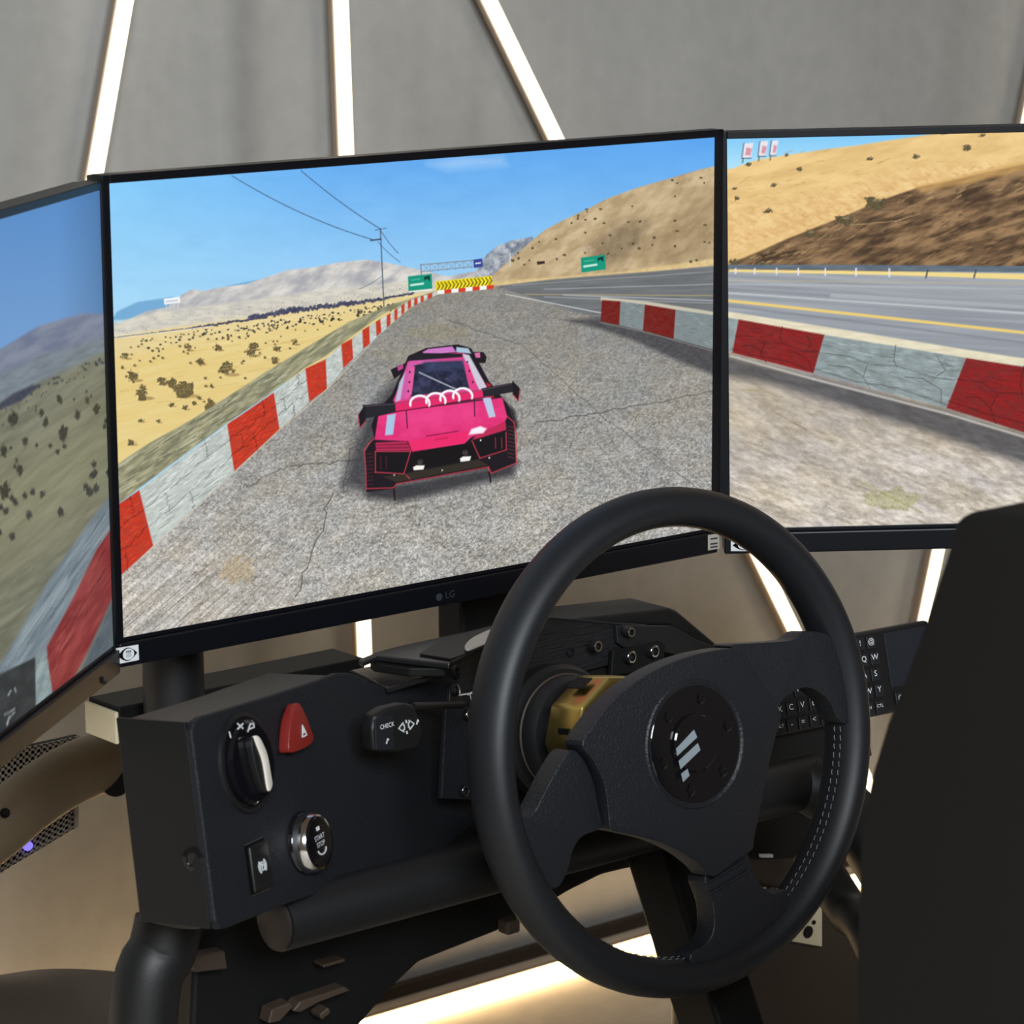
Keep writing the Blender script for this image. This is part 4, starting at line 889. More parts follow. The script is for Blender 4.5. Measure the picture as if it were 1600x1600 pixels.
# hazard button
hz = [(467, 1098), (478, 1116), (487, 1140), (491, 1153), (486, 1163), (470, 1172), (453, 1175), (452, 1152), (455, 1126), (461, 1107)]
hp = FD.pts(hz, .0085); cx = np.mean([p[0] for p in hp]); cy = np.mean([p[1] for p in hp])
bm = NB(); extrude_poly(bm, [FD.L(cx + (x - cx) * 1.12, cy + (y - cy) * 1.07, 0) for x, y in hp], FD.N * 0.0010, 0.0004, 2); hzs = obj('hazard_socket', bm, M['gloss'], DASH)
bm = NB(); extrude_poly(bm, [FD.L(x, y, 0.0010) for x, y in catmull([np.array(p) for p in hp], 3, True)], FD.N * 0.0075, 0.0018, 3)
hb = obj('hazard_button', bm, M['red'], DASH, 40); hb['label'] = 'red rounded triangular hazard button'
bm = NB(); tc_ = FD.loc(474, 1142, .0088); tri = [np.array(tc_) + np.array(d) for d in ((-.0042, -.0048), (.0042, -.0048), (.0, .0052))]
tri = [np.array(tc_) + .68 * (q - np.array(tc_)) for q in tri]; stroke(bm, FD, tri, .0008, .0088, closed=True); t2 = [np.array(tc_) + .38 * (q - np.array(tc_)) for q in tri]; stroke(bm, FD, t2, .0006, .0088, closed=True)
obj('warning_triangle', bm, M['white'], hb)

# start button
us, vs = FD.loc(487, 1316, .006); O_ = FD.L(us, vs, 0)
sb = empty('start_button', O_); sb.parent = DASH; sb.location = Vector(tuple(O_)) - base_of(DASH)
bm = NB(); lathe(bm, O_, FD.N, [(0.0200, 0), (0.0200, 0.0015), (0.0192, 0.003), (0.0188, 0.003), (0.0188, 0.0)], 48); obj('collar', bm, M['gloss'], sb, 35)
bm = NB(); lathe(bm, O_, FD.N, [(0.0188, 0.0), (0.0190, 0.006), (0.0184, 0.0095), (0.0170, 0.0115), (0.0160, 0.0112), (0.0157, 0.0095), (0, .0095)], 56); obj('chrome_ring', bm, M['chrome'], sb, 60)
bm = NB(); lathe(bm, O_, FD.N, [(0.0156, 0.0096), (0.0156, 0.0116), (0.0148, 0.0122), (0, 0.0122)], 48); obj('button_cap', bm, M['gloss'], sb, 35)
bm = NB(); nn = .0124; text(bm, FD, 'START', us, vs + .0028, nn, .0044, 0, 1.0); text(bm, FD, 'STOP', us, vs - .0016, nn, .0044)
box(bm, FD.L(us, vs + .0085, nn), .0036, .0024, .0003, FD.U, FD.V, FD.N, 0)
stroke(bm, FD, [(us + .0052 * math.cos(a), vs - .0046 + .0034 * math.sin(a)) for a in np.linspace(math.pi * 1.05, math.pi * 1.95, 9)], .0009, nn)
obj('lettering', bm, M['white'], sb)
# parking brake button
q = FD.pts([(380, 1320), (411, 1306), (424, 1388), (391, 1402)])
bm = NB(); extrude_poly(bm, [FD.L(*p, -0.001) for p in q], FD.N * 0.0016, 0.0008, 2); pk = obj('brake_button_socket', bm, M['gloss'], DASH)
cq = np.mean(np.array(q), axis=0); q2 = [cq + (np.array(p) - cq) * .88 for p in q]
bm = NB(); extrude_poly(bm, [FD.L(*p, 0.0006) for p in q2], FD.N * 0.003, 0.0014, 3); pb = obj('brake_button', bm, M['plastic'], DASH, 40)
bm = NB(); nn = .0038; c = cq
stroke(bm, FD, [c + .0026 * np.array([math.cos(a), math.sin(a)]) for a in np.linspace(0, 6.28, 13)], .0007, nn)
for s_ in (-1, 1): stroke(bm, FD, [c + np.array([s_ * .0042 * math.cos(a), .0042 * math.sin(a)]) for a in np.linspace(-.8, .8, 6)], .0013, nn)
stroke(bm, FD, [c + np.array([-.0006, -.0012]), c + np.array([-.0006, .0014]), c + np.array([.0008, .0012]), c + np.array([.0008, .0002]), c + np.array([-.0004, 0])], .0006, nn)
obj('brake_symbol', bm, M['white'], pb)

# indicator stalk in front of the plate
FS = Frame(FD.L(*FD.loc(612, 1140, 0.035), 0.035), 0.10, 0.10)
stk = empty('indicator_stalk', FS.O); stk.parent = DASH; stk.location = Vector(tuple(FS.O)) - base_of(DASH)
q = FS.pts([(585, 1118), (605, 1106), (634, 1099), (646, 1101), (656, 1122), (662, 1145), (655, 1168), (620, 1176), (584, 1174), (581, 1140)])
bm = NB(); extrude_poly(bm, [FS.L(*p, 0) for p in q], -FS.N * 0.012, 0.0022, 3); obj('grip', bm, M['plastic'], stk, 40)
q = FS.pts([(583, 1124), (590, 1119), (612, 1118), (614, 1172), (585, 1172)]); bm = NB(); extrude_poly(bm, [FS.L(*p, 0.0) for p in q], FS.N * 0.0016, 0.0006, 2); obj('rocker', bm, M['key'], stk)
bm = NB(); nn = .0018
c = FS.loc(605, 1134, nn); text(bm, FS, 'CHECK', *c, nn, .0042, 0, .9)
c = np.array(FS.loc(605, 1158, nn)); stroke(bm, FS, [c + (-.0009, -.0012), c + (.0004, .0013)], .0008, nn); stroke(bm, FS, [c + (-.0002, .0), c + (.0010, .0010)], .0008, nn)
nn = .0003
c = np.array(FS.loc(627.5, 1137, nn)); c2 = np.array(FS.loc(642, 1132, nn))
arrow = np.array([(.002, .0042), (-.0038, 0), (.002, -.0042), (.002, -.002), (.0032, -.002), (.0032, .002), (.002, .002)]) * .72
stroke(bm, FS, [c + q for q in arrow], .0006, nn, closed=True); stroke(bm, FS, [c2 + q * (-1, 1) for q in arrow], .0006, nn, closed=True)
c = np.array(FS.loc(634, 1126, nn)); stroke(bm, FS, [c, c + (.0003, -.0012)], .0010, nn); c = np.array(FS.loc(635, 1143, nn)); stroke(bm, FS, [c, c + (.0003, -.0012)], .0010, nn)
c = np.array(FS.loc(652, 1128, nn)); stroke(bm, FS, [c + (-.0008, -.0012), c + (.0004, .0012)], .0008, nn); stroke(bm, FS, [c, c + (.0010, .0006)], .0007, nn)
obj('stalk_symbols', bm, M['white'], stk)
a = FS.L(*FS.loc(645, 1104, -.006), -.006); b = FS.L(*FS.loc(722, 1101, -.02), -.02)
bm = NB(); tube(bm, [a, b], .0026, 12); obj('stem', bm, M['plastic'], stk, 40)

# shelves on top of the dash, lit from the wall behind
def hplate(bm, pxs, z, th, bevel=.001):
    extrude_poly(bm, [at(x, y, 2, z) for x, y in pxs], (0, 0, -th), bevel, 2)
zt = FD.L(*FD.loc(604, 1078), 0)[2]
TR = empty('dash_tray', FD.L(.16, .10, -.08), 'layered black tray shelf on top of the dash', 'tray')
bm = NB(); hplate(bm, [(546, 1047), (600, 1036), (699, 1044), (692, 1050), (645, 1063), (606, 1075), (575, 1059)], zt + .003, .004); obj('lower_shelf', bm, M['semi'], TR)
bm = NB(); hplate(bm, [(578, 1032), (600, 1026), (700, 1040), (696, 1044), (640, 1044), (585, 1037)], zt + .012, .006); obj('riser', bm, M['dark'], TR)
bm = NB(); hplate(bm, [(560, 1030), (592, 1017), (628, 1008), (735, 985), (790, 971), (800, 985), (706, 1032), (702, 1037), (640, 1030), (590, 1024), (566, 1034)], zt + .017, .004); obj('upper_shelf', bm, M['semi'], TR)
bm = NB(); hplate(bm, [(655, 1021), (686, 1001), (735, 987), (790, 973), (850, 960), (845, 975), (716, 1025), (704, 1029)], zt + .0185, .0012, .0003); obj('rubber_mat', bm, M['plastic'], TR)
bm = NB(); q = [at(x, y, 2, zt + .0192) for x, y in [(726, 1013), (734, 1003), (752, 993), (776, 984), (796, 984), (776, 999), (745, 1013), (730, 1018)]]; extrude_poly(bm, catmull(q, 3, True), (0, 0, .002), .0005, 1); obj('mesh_vent', bm, M['perf'], TR)

# ------------------------------------------------------------------ wheel base and mount
FW = Frame((0.2655, -0.2513, 0.734), -0.021, 0.166)
WB = empty('drive_motor', FW.L(0, -0.06, -0.12), 'black drive motor with gold quick-release behind the steering wheel', 'motor')
def axis_lathe(name, prof, m, parent, seg=48, sm=35):
    bm = NB(); lathe(bm, FW.O, FW.N, prof, seg); return obj(name, bm, m, parent, sm)
axis_lathe('motor_body', [(0, -0.137), (.044, -0.137), (.047, -0.134), (.047, -0.122), (.044, -0.118), (0, -.118)], M['plastic'], WB)
axis_lathe('front_flange', [(.040, -0.118), (.040, -0.108), (.037, -0.103), (0, -0.103)], M['steel'], WB)
axis_lathe('ring', [(.0405, -0.1170), (.0412, -0.1165), (.0412, -0.1155), (.0402, -0.1150)], M['brown'], WB)
axis_lathe('shaft', [(.031, -0.103), (.030, -0.085), (.020, -.085)], M['plastic'], WB)
bm = NB(); hexo = [(.043 * math.cos(a), .043 * math.sin(a)) for a in (math.radians(k) for k in (20, 62, 100, 142, 178, 220, 262, 300, 340))]
extrude_poly(bm, [FW.L(u, v, -.088) for u, v in hexo], FW.N * .034, .003, 2); qr = obj('quick_release', bm, M['gold'], WB, 30); qr['label'] = 'gold anodised quick-release hub'
bm = NB(); extrude_poly(bm, [FW.L(u, v, -.074) for u, v in ((-.0385, .0125), (-.0405, .0125), (-.0405, -.014), (-.0385, -.014))], FW.N * .012, .0004, 1); obj('release_slot', bm, M['dark'], qr)
bm = NB(); extrude_poly(bm, [FW.L(u, v, -.080) for u, v in ((-.024, .0362), (-.014, .0415), (-.014, .0425), (-.025, .0372))], FW.N * .016, .0003, 1); obj('release_slot', bm, M['dark'], qr)

MT = empty('wheel_mount', aty(930, 1200, -.09), 'black bolted steering mount with brushed plate and angled hood', 'mount')
FP = Frame(aty(890, 1020, -.10), 0.06, 0.10)
def fplate(name, fr, pxs, n, th, m, parent, bev=.0008, sm=None):
    bm = NB(); extrude_poly(bm, [fr.L(*p, n) for p in fr.pts(pxs, n)], -fr.N * th, bev, 2); return obj(name, bm, m, parent, sm)
pl = fplate('brushed_plate', FP, [(790, 985), (812, 968), (850, 964), (900, 967), (970, 974), (1012, 976), (1012, 1040), (960, 1036), (815, 1073), (790, 1080)], 0, .006, M['oak'], MT)
fplate('lower_plate', FP, [(800, 1082), (815, 1074), (962, 1037), (1060, 1040), (1060, 1320), (800, 1350)], -.004, .008, M['dark'], MT)
fplate('light_edge', FP, [(815, 1068), (960, 1033), (961, 1036.5), (815, 1072)], .0012, .001, M['steel'], pl, 0)
fplate('top_edge', FP, [(862, 964.5), (900, 968), (972, 974.5), (972, 977), (900, 970.5), (862, 967)], .0012, .001, M['steel'], pl, 0)
br = fplate('bracket', FP, [(963, 978), (1050, 978), (1090, 1000), (1120, 1012), (1060, 1024), (1033, 1018), (975, 1012), (965, 1005)], .004, .005, M['steel'], MT)
fplate('slot_plate', FP, [(958, 1016), (1000, 1010), (1032, 1002), (1040, 1008), (1038, 1030), (1000, 1050), (955, 1056)], .006, .004, M['dark'], MT)
def bolt(fr, px, py, n, r, parent, proud=.006, m='chrome'):
    u, v = fr.loc(px, py, n + proud); bm = NB()
    lathe(bm, fr.L(u, v, n), fr.N, [(r * 1.05, 0), (r * 1.05, proud * .7), (r, proud), (r * .62, proud), (r * .55, proud * .45), (0, proud * .45)], 20)
    o = obj('bolt', bm, M['steel'], parent, 35)
    bm = NB(); lathe(bm, fr.L(u, v, n), fr.N, [(r * .98, proud * .98), (r * .93, proud * 1.04), (r * .64, proud * 1.04), (r * .60, proud * .9)], 20); obj('socket_rim', bm, M[m], o, 60)
for x, y, r in ((935, 1010, .0040), (987, 988, .0036), (988, 1027, .0046), (1024, 1018, .0046)): bolt(FP, x, y, .006, r, MT)
bolt(FP, 893, 1020, .0, .0032, MT, .002, 'dark')
# angular hood tube over the mount
hd0, hd1, hd2 = aty(850, 972, -.03), aty(1046, 955, -.03), aty(1135, 1016, -.11)
bm = NB(); a = [aty(x, y, -.075) for x, y in [(850, 980), (905, 966), (1048, 950), (1060, 955), (1125, 1010), (1128, 1040), (1090, 1030), (1046, 978)]]
extrude_poly(bm, a, (0, .045, .0), .003, 3); obj('hood', bm, M['steel'], MT, 40)
bm = NB(); extrude_poly(bm, [FP.L(*p, -.012) for p in FP.pts([(805, 995), (1045, 980), (1090, 1030), (1040, 1240), (805, 1300)], -.012)], -FP.N * .03, .004, 2); obj('mount_body', bm, M['dark'], MT)
# left bracket with screws and a tab
FB = Frame(FD.L(*FD.loc(712, 1170, .02), .02), 0.168, 0.156)
fplate('side_bracket', FB, [(697, 1098), (745, 1102), (770, 1104), (770, 1250), (690, 1248)], 0, .004, M['textured'], DASH)
fplate('bracket_arm', FB, [(648, 1096), (742, 1098), (742, 1105), (700, 1106), (650, 1101)], .0, .006, M['plastic'], DASH, .0006)
for x, y in ((734, 1117), (728, 1236)): bolt(FB, x, y, 0, .0036, DASH, .004)
fplate('tab', FD, [(704, 1074), (710, 1066), (718, 1066), (722, 1074), (722, 1100), (703, 1100)], .004, .004, M['steel'], DASH)
bolt(FD, 715, 1078, .004, .0038, DASH, .004); bolt(FD, 716, 1050, .001, .0048, DASH, .003, 'dark')
bm = NB(); nn = .0042; c = FD.loc(738, 1093, nn); text(bm, FD, 'TI', c[0], c[1], nn, .014); q = FD.pts([(717, 1086), (760, 1080)], nn); stroke(bm, FD, q, .0011, nn); obj('maker_lettering', bm, M['white'], DASH)

# ------------------------------------------------------------------ steering wheel
SWH = empty('steering_wheel', FW.L(0, -0.167, 0), 'round black leather steering wheel with three spokes', 'steering wheel')
bm = NB(); R0, rr_, ra = 0.1540, 0.0131, 0.0180; NS, NT = 144, 28; rings = []
for i in range(NS):
    a = 2 * math.pi * i / NS; ring = []
    for j in range(NT):
        b = 2 * math.pi * j / NT; rad = R0 + rr_ * math.cos(b); ring.append(bm.verts.new(Vector(tuple(FW.L(rad * math.cos(a), rad * math.sin(a), ra * math.sin(b))))))
    rings.append(ring)
for i in range(NS):
    A, B = rings[i], rings[(i + 1) % NS]
    for j in range(NT): bm.faces.new((A[j], B[j], B[(j + 1) % NT], A[(j + 1) % NT]))
rim = obj('rim', bm, M['rim_leather'], SWH, 179)
# stitching on the inner side of the rim
bm = NB()
def rimpt(a, b, k=1.0): rad = R0 + rr_ * k * math.cos(b); return FW.L(rad * math.cos(a), rad * math.sin(a), ra * k * math.sin(b))
for b in (math.radians(160), math.radians(176)):
    for k in range(150):
        a0 = 2 * math.pi * k / 150; a1 = a0 + 2 * math.pi / 150 * .58
        if math.radians(-70) < (a0 + math.pi) % (2 * math.pi) - math.pi < math.radians(4) or -2.2 < (a0 + math.pi) % (2 * math.pi) - math.pi < -1.5:
            tube(bm, [rimpt(a0, b, 1.02), rimpt((a0 + a1) / 2, b + .02, 1.05), rimpt(a1, b + .03, 1.02)], .00030, 5)
obj('stitching', bm, M['stitch'], rim)
tag(bpy.data.objects['stitching'], kind='stuff')
NH = 0.0140
def wpoly(name, pxs, n0, n1, m, bev, parent, sub=0, sm=50, seg=5, npx=None, clip=False):
    pts = [np.array(p) for p in FW.pts(pxs, n1 if npx is None else npx)]
    if clip: pts = [p * min(1.0, .1535 / np.linalg.norm(p)) for p in pts]
    if sub: pts = catmull(pts, sub, True)
    bm = NB(); extrude_poly(bm, [FW.L(p[0], p[1], n1) for p in pts], -FW.N * (n1 - n0), bev, seg); return obj(name, bm, m, parent, sm)
pad_px = [(893, 1164), (904, 1140), (930, 1106), (965, 1073), (1010, 1045), (1060, 1025), (1105, 1015), (1136, 1013), (1150, 1025), (1175, 1068), (1200, 1108), (1203, 1122), (1192, 1160), (1180, 1215), (1170, 1265), (1161, 1310), (1158, 1326), (1128, 1346), (1098, 1368), (1080, 1352), (1050, 1330), (1010, 1312), (960, 1300), (938, 1294), (934, 1270), (928, 1225), (912, 1190)]
pad = wpoly('hub_pad', pad_px, .000, NH + .004, M['leather'], .0088, SWH, sub=3, npx=.007)
wpoly('hub_core', [(1000, 1160), (1040, 1090), (1110, 1060), (1165, 1110), (1150, 1240), (1100, 1310), (1000, 1280)], -.052, -.001, M['dark'], .003, SWH, sub=3, npx=-.002)
# spokes: thumb grips that run into the rim
def spoke(pxs, n0, n1, bev=.007): return wpoly('spoke', pxs, n0, n1, M['leather'], bev, SWH, sub=4, npx=.008, clip=True)
spoke([(884, 1174), (902, 1180), (920, 1215), (930, 1262), (934, 1292), (905, 1306), (890, 1328), (882, 1358), (862, 1388), (812, 1372), (780, 1322), (780, 1286), (800, 1272), (818, 1277), (832, 1264), (858, 1214)], -.006, .0115)
spoke([(1136, 1008), (1190, 1004), (1234, 1000), (1258, 986), (1298, 998), (1324, 1050), (1333, 1100), (1320, 1130), (1303, 1122), (1292, 1098), (1272, 1080), (1250, 1074), (1222, 1088), (1204, 1108), (1176, 1060), (1152, 1022)], -.006, .0115)
spoke([(1096, 1370), (1128, 1348), (1158, 1326), (1172, 1360), (1186, 1384), (1202, 1396), (1226, 1392), (1216, 1440), (1170, 1490), (1112, 1514), (1076, 1506), (1076, 1488), (1098, 1474), (1110, 1450), (1108, 1410)], -.006, .0115)
bm = NB()
for a, b in (((1106, 1380), (1166, 1344)), ((1112, 1396), (1172, 1360))):
    q = FW.pts([a, b], .0130); tube(bm, [FW.L(*q[0], .0122), FW.L(*q[1], .0122)], .0011, 8)
obj('spoke_seam', bm, M['leather'], SWH, 60)
# recessed ring, cap, screws and logo
O_ = FW.L(-.0005, -.0005, 0); NC = NH + .004
bm = NB(); lathe(bm, O_, FW.N, [(.0430, NC - .0004), (.0415, NC + .0010), (.0396, NC + .0004), (.0386, NC - .001), (.0386, NC - .004)], 64); obj('cap_surround', bm, M['leather'], SWH, 60)
bm = NB(); lathe(bm, O_, FW.N, [(.0385, NC - .004), (.0385, NC - .0002), (.0378, NC + .0004), (0, NC + .0004)], 64); cap = obj('centre_cap', bm, M['gloss'], SWH, 35)
for k in range(6):
    a = math.radians(14 + 60 * k); c = O_ + FW.U * (.0300 * math.cos(a)) + FW.V * (.0300 * math.sin(a))
    bm = NB(); lathe(bm, c, FW.N, [(.0040, NC + .0002), (.0038, NC + .0008), (.0030, NC + .0010), (.0022, NC + .0010), (.0020, NC + .0006), (0, NC + .0006)], 24); obj('screw', bm, M['gloss'], cap, 35)
bm = NB(); lathe(bm, O_ - FW.U * .0012 + FW.V * .001, FW.N, [(.0192, NC + .0003), (.0190, NC + .0026), (.0180, NC + .0034), (0, NC + .0036)], 56); horn = obj('horn_button', bm, M['gloss'], SWH, 35)
for q in ([(1056, 1170), (1084, 1140), (1089, 1152), (1058, 1181)], [(1060, 1189), (1090, 1161), (1094, 1172), (1063, 1202)], [(1064, 1209), (1074, 1201), (1077, 1212), (1067, 1222)]):
    bm = NB(); nn = NC + .0036; extrude_poly(bm, [FW.L(*p, nn) for p in FW.pts(q, nn)], FW.N * .0004, .0001, 1); obj('logo_bar', bm, M['logo'], horn)

# ------------------------------------------------------------------ small keyboard on its bracket
FK = Frame(aty(1195, 1156, -.13), -0.08, math.radians(14))
KB = empty('keyboard', FK.L(.08, -.004, -.01), 'small black keyboard with touchpad standing behind the wheel', 'keyboard')
kw, kh = .190, .0640
k0 = -.016
bm = NB(); extrude_poly(bm, [FK.L(u, v, 0) for u, v in ((k0, 0), (k0 + kw, 0), (k0 + kw, kh), (k0, kh))], -FK.N * .014, .003, 3); obj('case', bm, M['plastic'], KB, 40)
bm = NB(); tp0, tp1 = k0 + .143, k0 + .184
extrude_poly(bm, [FK.L(u, v, 0) for u, v in ((tp0, .019), (tp1, .019), (tp1, .060), (tp0, .060))], FK.N * .0006, .0002, 1); obj('touchpad', bm, M['touch'], KB)
legend = NB(); rows = ['1234567890-=', 'QWERTYUIOP[]', 'ASDFGHJKL;.', 'ZXCVBNM,./', '    _    ']
pitch, ph = .0095, .0112
names = [list('!@#$%^&*(-'), list('QWERTYUIOP'), list('ASCDFGHJKL'), list('WYXCVBNM,;'), ['FN', 'CTL', 'ALT', '-', '=', '<', '>', '?', 'ENT', '#']]
keymesh = None
for r_ in range(5):
    for c_ in range(12):
        u = k0 + .0100 + c_ * .0108 + (.0016 * (r_ % 2)); v = kh - .0085 - r_ * .0122
        if keymesh is None:
            bm = NB(); extrude_poly(bm, [FK.L(a, b, 0) - FK.O for a, b in ((-.0044, -.0048), (.0044, -.0048), (.0044, .0048), (-.0044, .0048))], FK.N * .0016, .0006, 2)
            kb = obj('key', bm, M['key'], None); keymesh = kb; kk = kb
        else:
            kk = keymesh.copy(); COL.objects.link(kk)
        kk.parent = KB; kk.location = Vector(tuple(FK.L(u, v, 0))) - base_of(KB)
        s = names[r_][c_ % 10]
        text(legend, FK, s, u - .0006, v + .0008, .0018, .0060 if len(s) == 1 else .0034, 0, 1.05)
for c_ in range(3):
    kk = keymesh.copy(); COL.objects.link(kk); kk.parent = KB; u = tp0 + .006 + c_ * .0135; v = .010; kk.location = Vector(tuple(FK.L(u, v, 0))) - base_of(KB)
    stroke(legend, FK, [np.array([u, v]) + .0018 * np.array([math.cos(a), 1.3 * math.sin(a)]) for a in np.linspace(0, 6.28, 10)], .0009, .0018)
obj('key_legends', legend, M['white'], KB)
KS = empty('keyboard_bracket', FK.L(.06, -.03, -.03), 'black angled bracket holding the keyboard beside the wheel base', 'bracket')
bm = NB(); extrude_poly(bm, [aty(x, y, -.115) for x, y in ((1160, 1158), (1262, 1148), (1272, 1152), (1292, 1178), (1294, 1215), (1165, 1230))], (0, .03, 0), .002, 2); obj('plate', bm, M['steel'], KS)
bm = NB(); c = FK.L(.05, -.005, -.016); box(bm, c, .12, .006, .05, FK.U, FK.N, FK.V, .001); obj('back_rest', bm, M['steel'], KS)

# ------------------------------------------------------------------ rig tubes and plates
RIG = empty('rig_frame', (0.25, -0.15, 0.0), 'black tubular racing rig frame under the dash and wheel', 'rig frame')
ct0 = aty(432, 1441, -.165); xr = aty(1275, 1228, -.165)[0]
bm = NB(); tube(bm, [(ct0[0], -.165, ct0[2]), (xr, -.165, ct0[2])], .0190, 36); cross = obj('cross_tube', bm, M['steel'], RIG, 40)
bm = NB(); lathe(bm, (ct0[0] - .0005, -.165, ct0[2]), (-1, 0, 0), [(.0180, 0), (.0180, .002), (.0170, .0026), (0, .0026)], 36); obj('end_cap', bm, M['cap'], cross, 35)
def rtube(name, pts, r, m='steel', parent=RIG, sub=6):
    P = [aty(*q) for q in pts]; bm = NB(); tube(bm, catmull(P, sub) if sub else P, r, 28); return obj(name, bm, M[m], parent, 40)
p_ = [aty(264, 1438, -.13), aty(254, 1484, -.13), aty(222, 1610, -.13)]
p_ += [np.array([p_[-1][0] - .02, -.13, .30]), np.array([p_[-1][0] - .025, -.13, .0])]
bm = NB(); tube(bm, catmull(p_, 6), .0215, 28); obj('upright', bm, M['steel'], RIG, 40)
a = np.array([xr - .01, -.165, ct0[2]]); P = [a, aty(1330, 1275, -.20), aty(1420, 1420, -.28), aty(1500, 1620, -.36)]; P.append(np.array([P[-1][0] + .05, -.45, .0]))
bm = NB(); tube(bm, catmull(P, 6), .0215, 28); obj('upright', bm, M['steel'], RIG, 40)
P = [aty(1268, 1335, -.05), aty(1322, 1420, -.10), aty(1400, 1560, -.18)]; P.append(np.array([P[-1][0] + .10, -.30, .0]))
bm = NB(); tube(bm, catmull(P, 6), .0165, 24); obj('brace', bm, M['steel'], RIG, 40)
P = [aty(1010, 1300, -.12), aty(1035, 1400, -.15), aty(1100, 1590, -.21)]; P.append(P[-1] + (P[-1] - P[1]) * 1.9); k = P[-1]; P[-1] = P[2] + (P[3] - P[2]) * (P[2][2] / (P[2][2] - P[3][2]))
d = (P[2] - P[0]) / np.linalg.norm(P[2] - P[0]); side = np.array([1., 0, 0]); side -= d * (side @ d); side /= np.linalg.norm(side); bk = np.cross(d, side)
L3 = np.linalg.norm(P[3] - P[0]); bm = NB(); box(bm, (P[0] + P[3]) / 2, .040, .045, L3, side, bk, d, .003); obj('column_support', bm, M['dark'], RIG)
bm = NB(); box(bm, (.12, -.13, .02), .62, .05, .04, bevel=.003); obj('floor_rail', bm, M['steel'], RIG)
bm = NB(); extrude_poly(bm, [aty(x, y, -.10) for x, y in [(306, 1458), (450, 1405), (740, 1308), (900, 1250), (1150, 1190), (1150, 1320), (985, 1357), (940, 1368), (890, 1393), (800, 1447), (655, 1504), (612, 1545), (560, 1605), (500, 1680), (296, 1680)]], (0, .03, 0), .003, 2)
obj('column_shroud', bm, M['dark'], RIG)
bm = NB(); extrude_poly(bm, [aty(x, y, -.02) for x, y in [(1110, 1180), (1275, 1180), (1290, 1340), (1180, 1345), (1120, 1330)]], (0, .02, 0), .002, 2); obj('rear_plate', bm, M['dark'], RIG)
bm = NB(); extrude_poly(bm, [aty(x, y, -.035) for x, y in [(1176, 1262), (1192, 1258), (1268, 1260), (1268, 1266), (1180, 1268)]], (0, .01, 0), .0006, 1); obj('edge_strip', bm, M['steel'], RIG)
bm = NB(); extrude_poly(bm, [aty(x, y, -.025) for x, y in [(1190, 1335), (1208, 1335), (1208, 1340), (1190, 1340)]], (0, .003, 0)); obj('paper_tag', bm, M['white'], RIG)
# brown side plate under the wheel with a pale drilled bracket
SP = empty('pedal_plate', aty(1220, 1500, .05), 'dark brown steel plate below the steering wheel', 'plate')
sp_ = [aty(x, y, .05) for x, y in [(1110, 1345), (1296, 1335), (1304, 1385), (1340, 1492), (1420, 1720), (1420, 2060), (1110, 2060)]]
zmin = min(p[2] for p in sp_); sp_ = [np.array([p[0], p[1], max(p[2], 0.0)]) for p in sp_]
bm = NB(); extrude_poly(bm, sp_, (0, .012, 0), .001, 1); obj('sheet', bm, M['brown'], SP)
bm = NB(); extrude_poly(bm, [aty(x, y, .046) for x, y in [(1178, 1384), (1236, 1390), (1281, 1414), (1281, 1478), (1224, 1468)]], (0, -.003, 0), .0005, 1); dbk = obj('drilled_bracket', bm, M['cream'], SP)
for x, y, r in ((1262, 1456, .0052), (1271, 1441, .0018), (1200, 1391, .003), (1209, 1393, .003)):
    c = aty(x, y, .0425); bm = NB(); lathe(bm, c, (0, -1, 0), [(r, 0), (r, .0012), (0, .0012)], 16); obj('bolt_hole', bm, M['dark'], dbk)
# bits of the pedal set in the dark under the dash
PD = empty('pedal_set', aty(520, 1570, -.14), 'tan metal pedal parts in the shadow under the dash', 'pedals')
for nm, q, m in (('pedal_arm', [(420, 1600), (425, 1578), (455, 1566), (460, 1572), (438, 1596)], 'brown'), ('pedal_arm', [(458, 1580), (470, 1565), (540, 1542), (548, 1548), (500, 1566), (470, 1582)], 'brown'), ('pedal_pin', [(500, 1586), (514, 1574), (518, 1582), (504, 1594)], 'brown'), ('grip_pad', [(300, 1497), (352, 1486), (356, 1514), (304, 1520)], 'brown'), ('label_strip', [(506, 1508), (540, 1498), (540, 1503), (506, 1513)], 'brown')):
    bm = NB(); extrude_poly(bm, [aty(x, y, -.115) for x, y in q], (0, .012, 0), .0008, 1); obj(nm, bm, M[m], PD)
bm = NB(); q = aty(795, 1446, -.11); box(bm, q, .012, .012, .010, bevel=.002); obj('foot_stud', bm, M['brown'], PD)

# ------------------------------------------------------------------ bucket seat beside the camera
SX = -0.03
SEAT = empty('bucket_seat', (0.2655, -0.85, 0.0), 'black bucket seat facing the steering wheel', 'seat')
prof = [at(x, y, 0, SX) for x, y in [(1487, 838), (1490, 820), (1500, 808), (1516, 800), (1535, 798), (1600, 809), (1700, 826)]]
left = [at(x, y, 0, SX) for x, y in [(1334, 1600), (1338, 1440), (1342, 1330), (1348, 1270), (1362, 1205), (1385, 1130), (1412, 1060), (1440, 985), (1464, 910), (1480, 862)]]
dn = left[0]; tail = [np.array([SX, dn[1] + .02, .55]), np.array([SX, dn[1] + .06, .40]), np.array([SX, dn[1] + .10, .34]), np.array([SX, dn[1] + .08, .26]), np.array([SX, -.98, .24]), np.array([SX, -1.06, .30]), np.array([SX, -1.06, .55])]
pr = prof[-1]; back = [np.array([SX, pr[1] - .03, pr[2] - .03])]
outl = left + prof + back + list(reversed(tail))
bm = NB(); extrude_poly(bm, outl, (.045, 0, 0), .008, 4); obj('side_wing', bm, M['seat'], SEAT, 50)
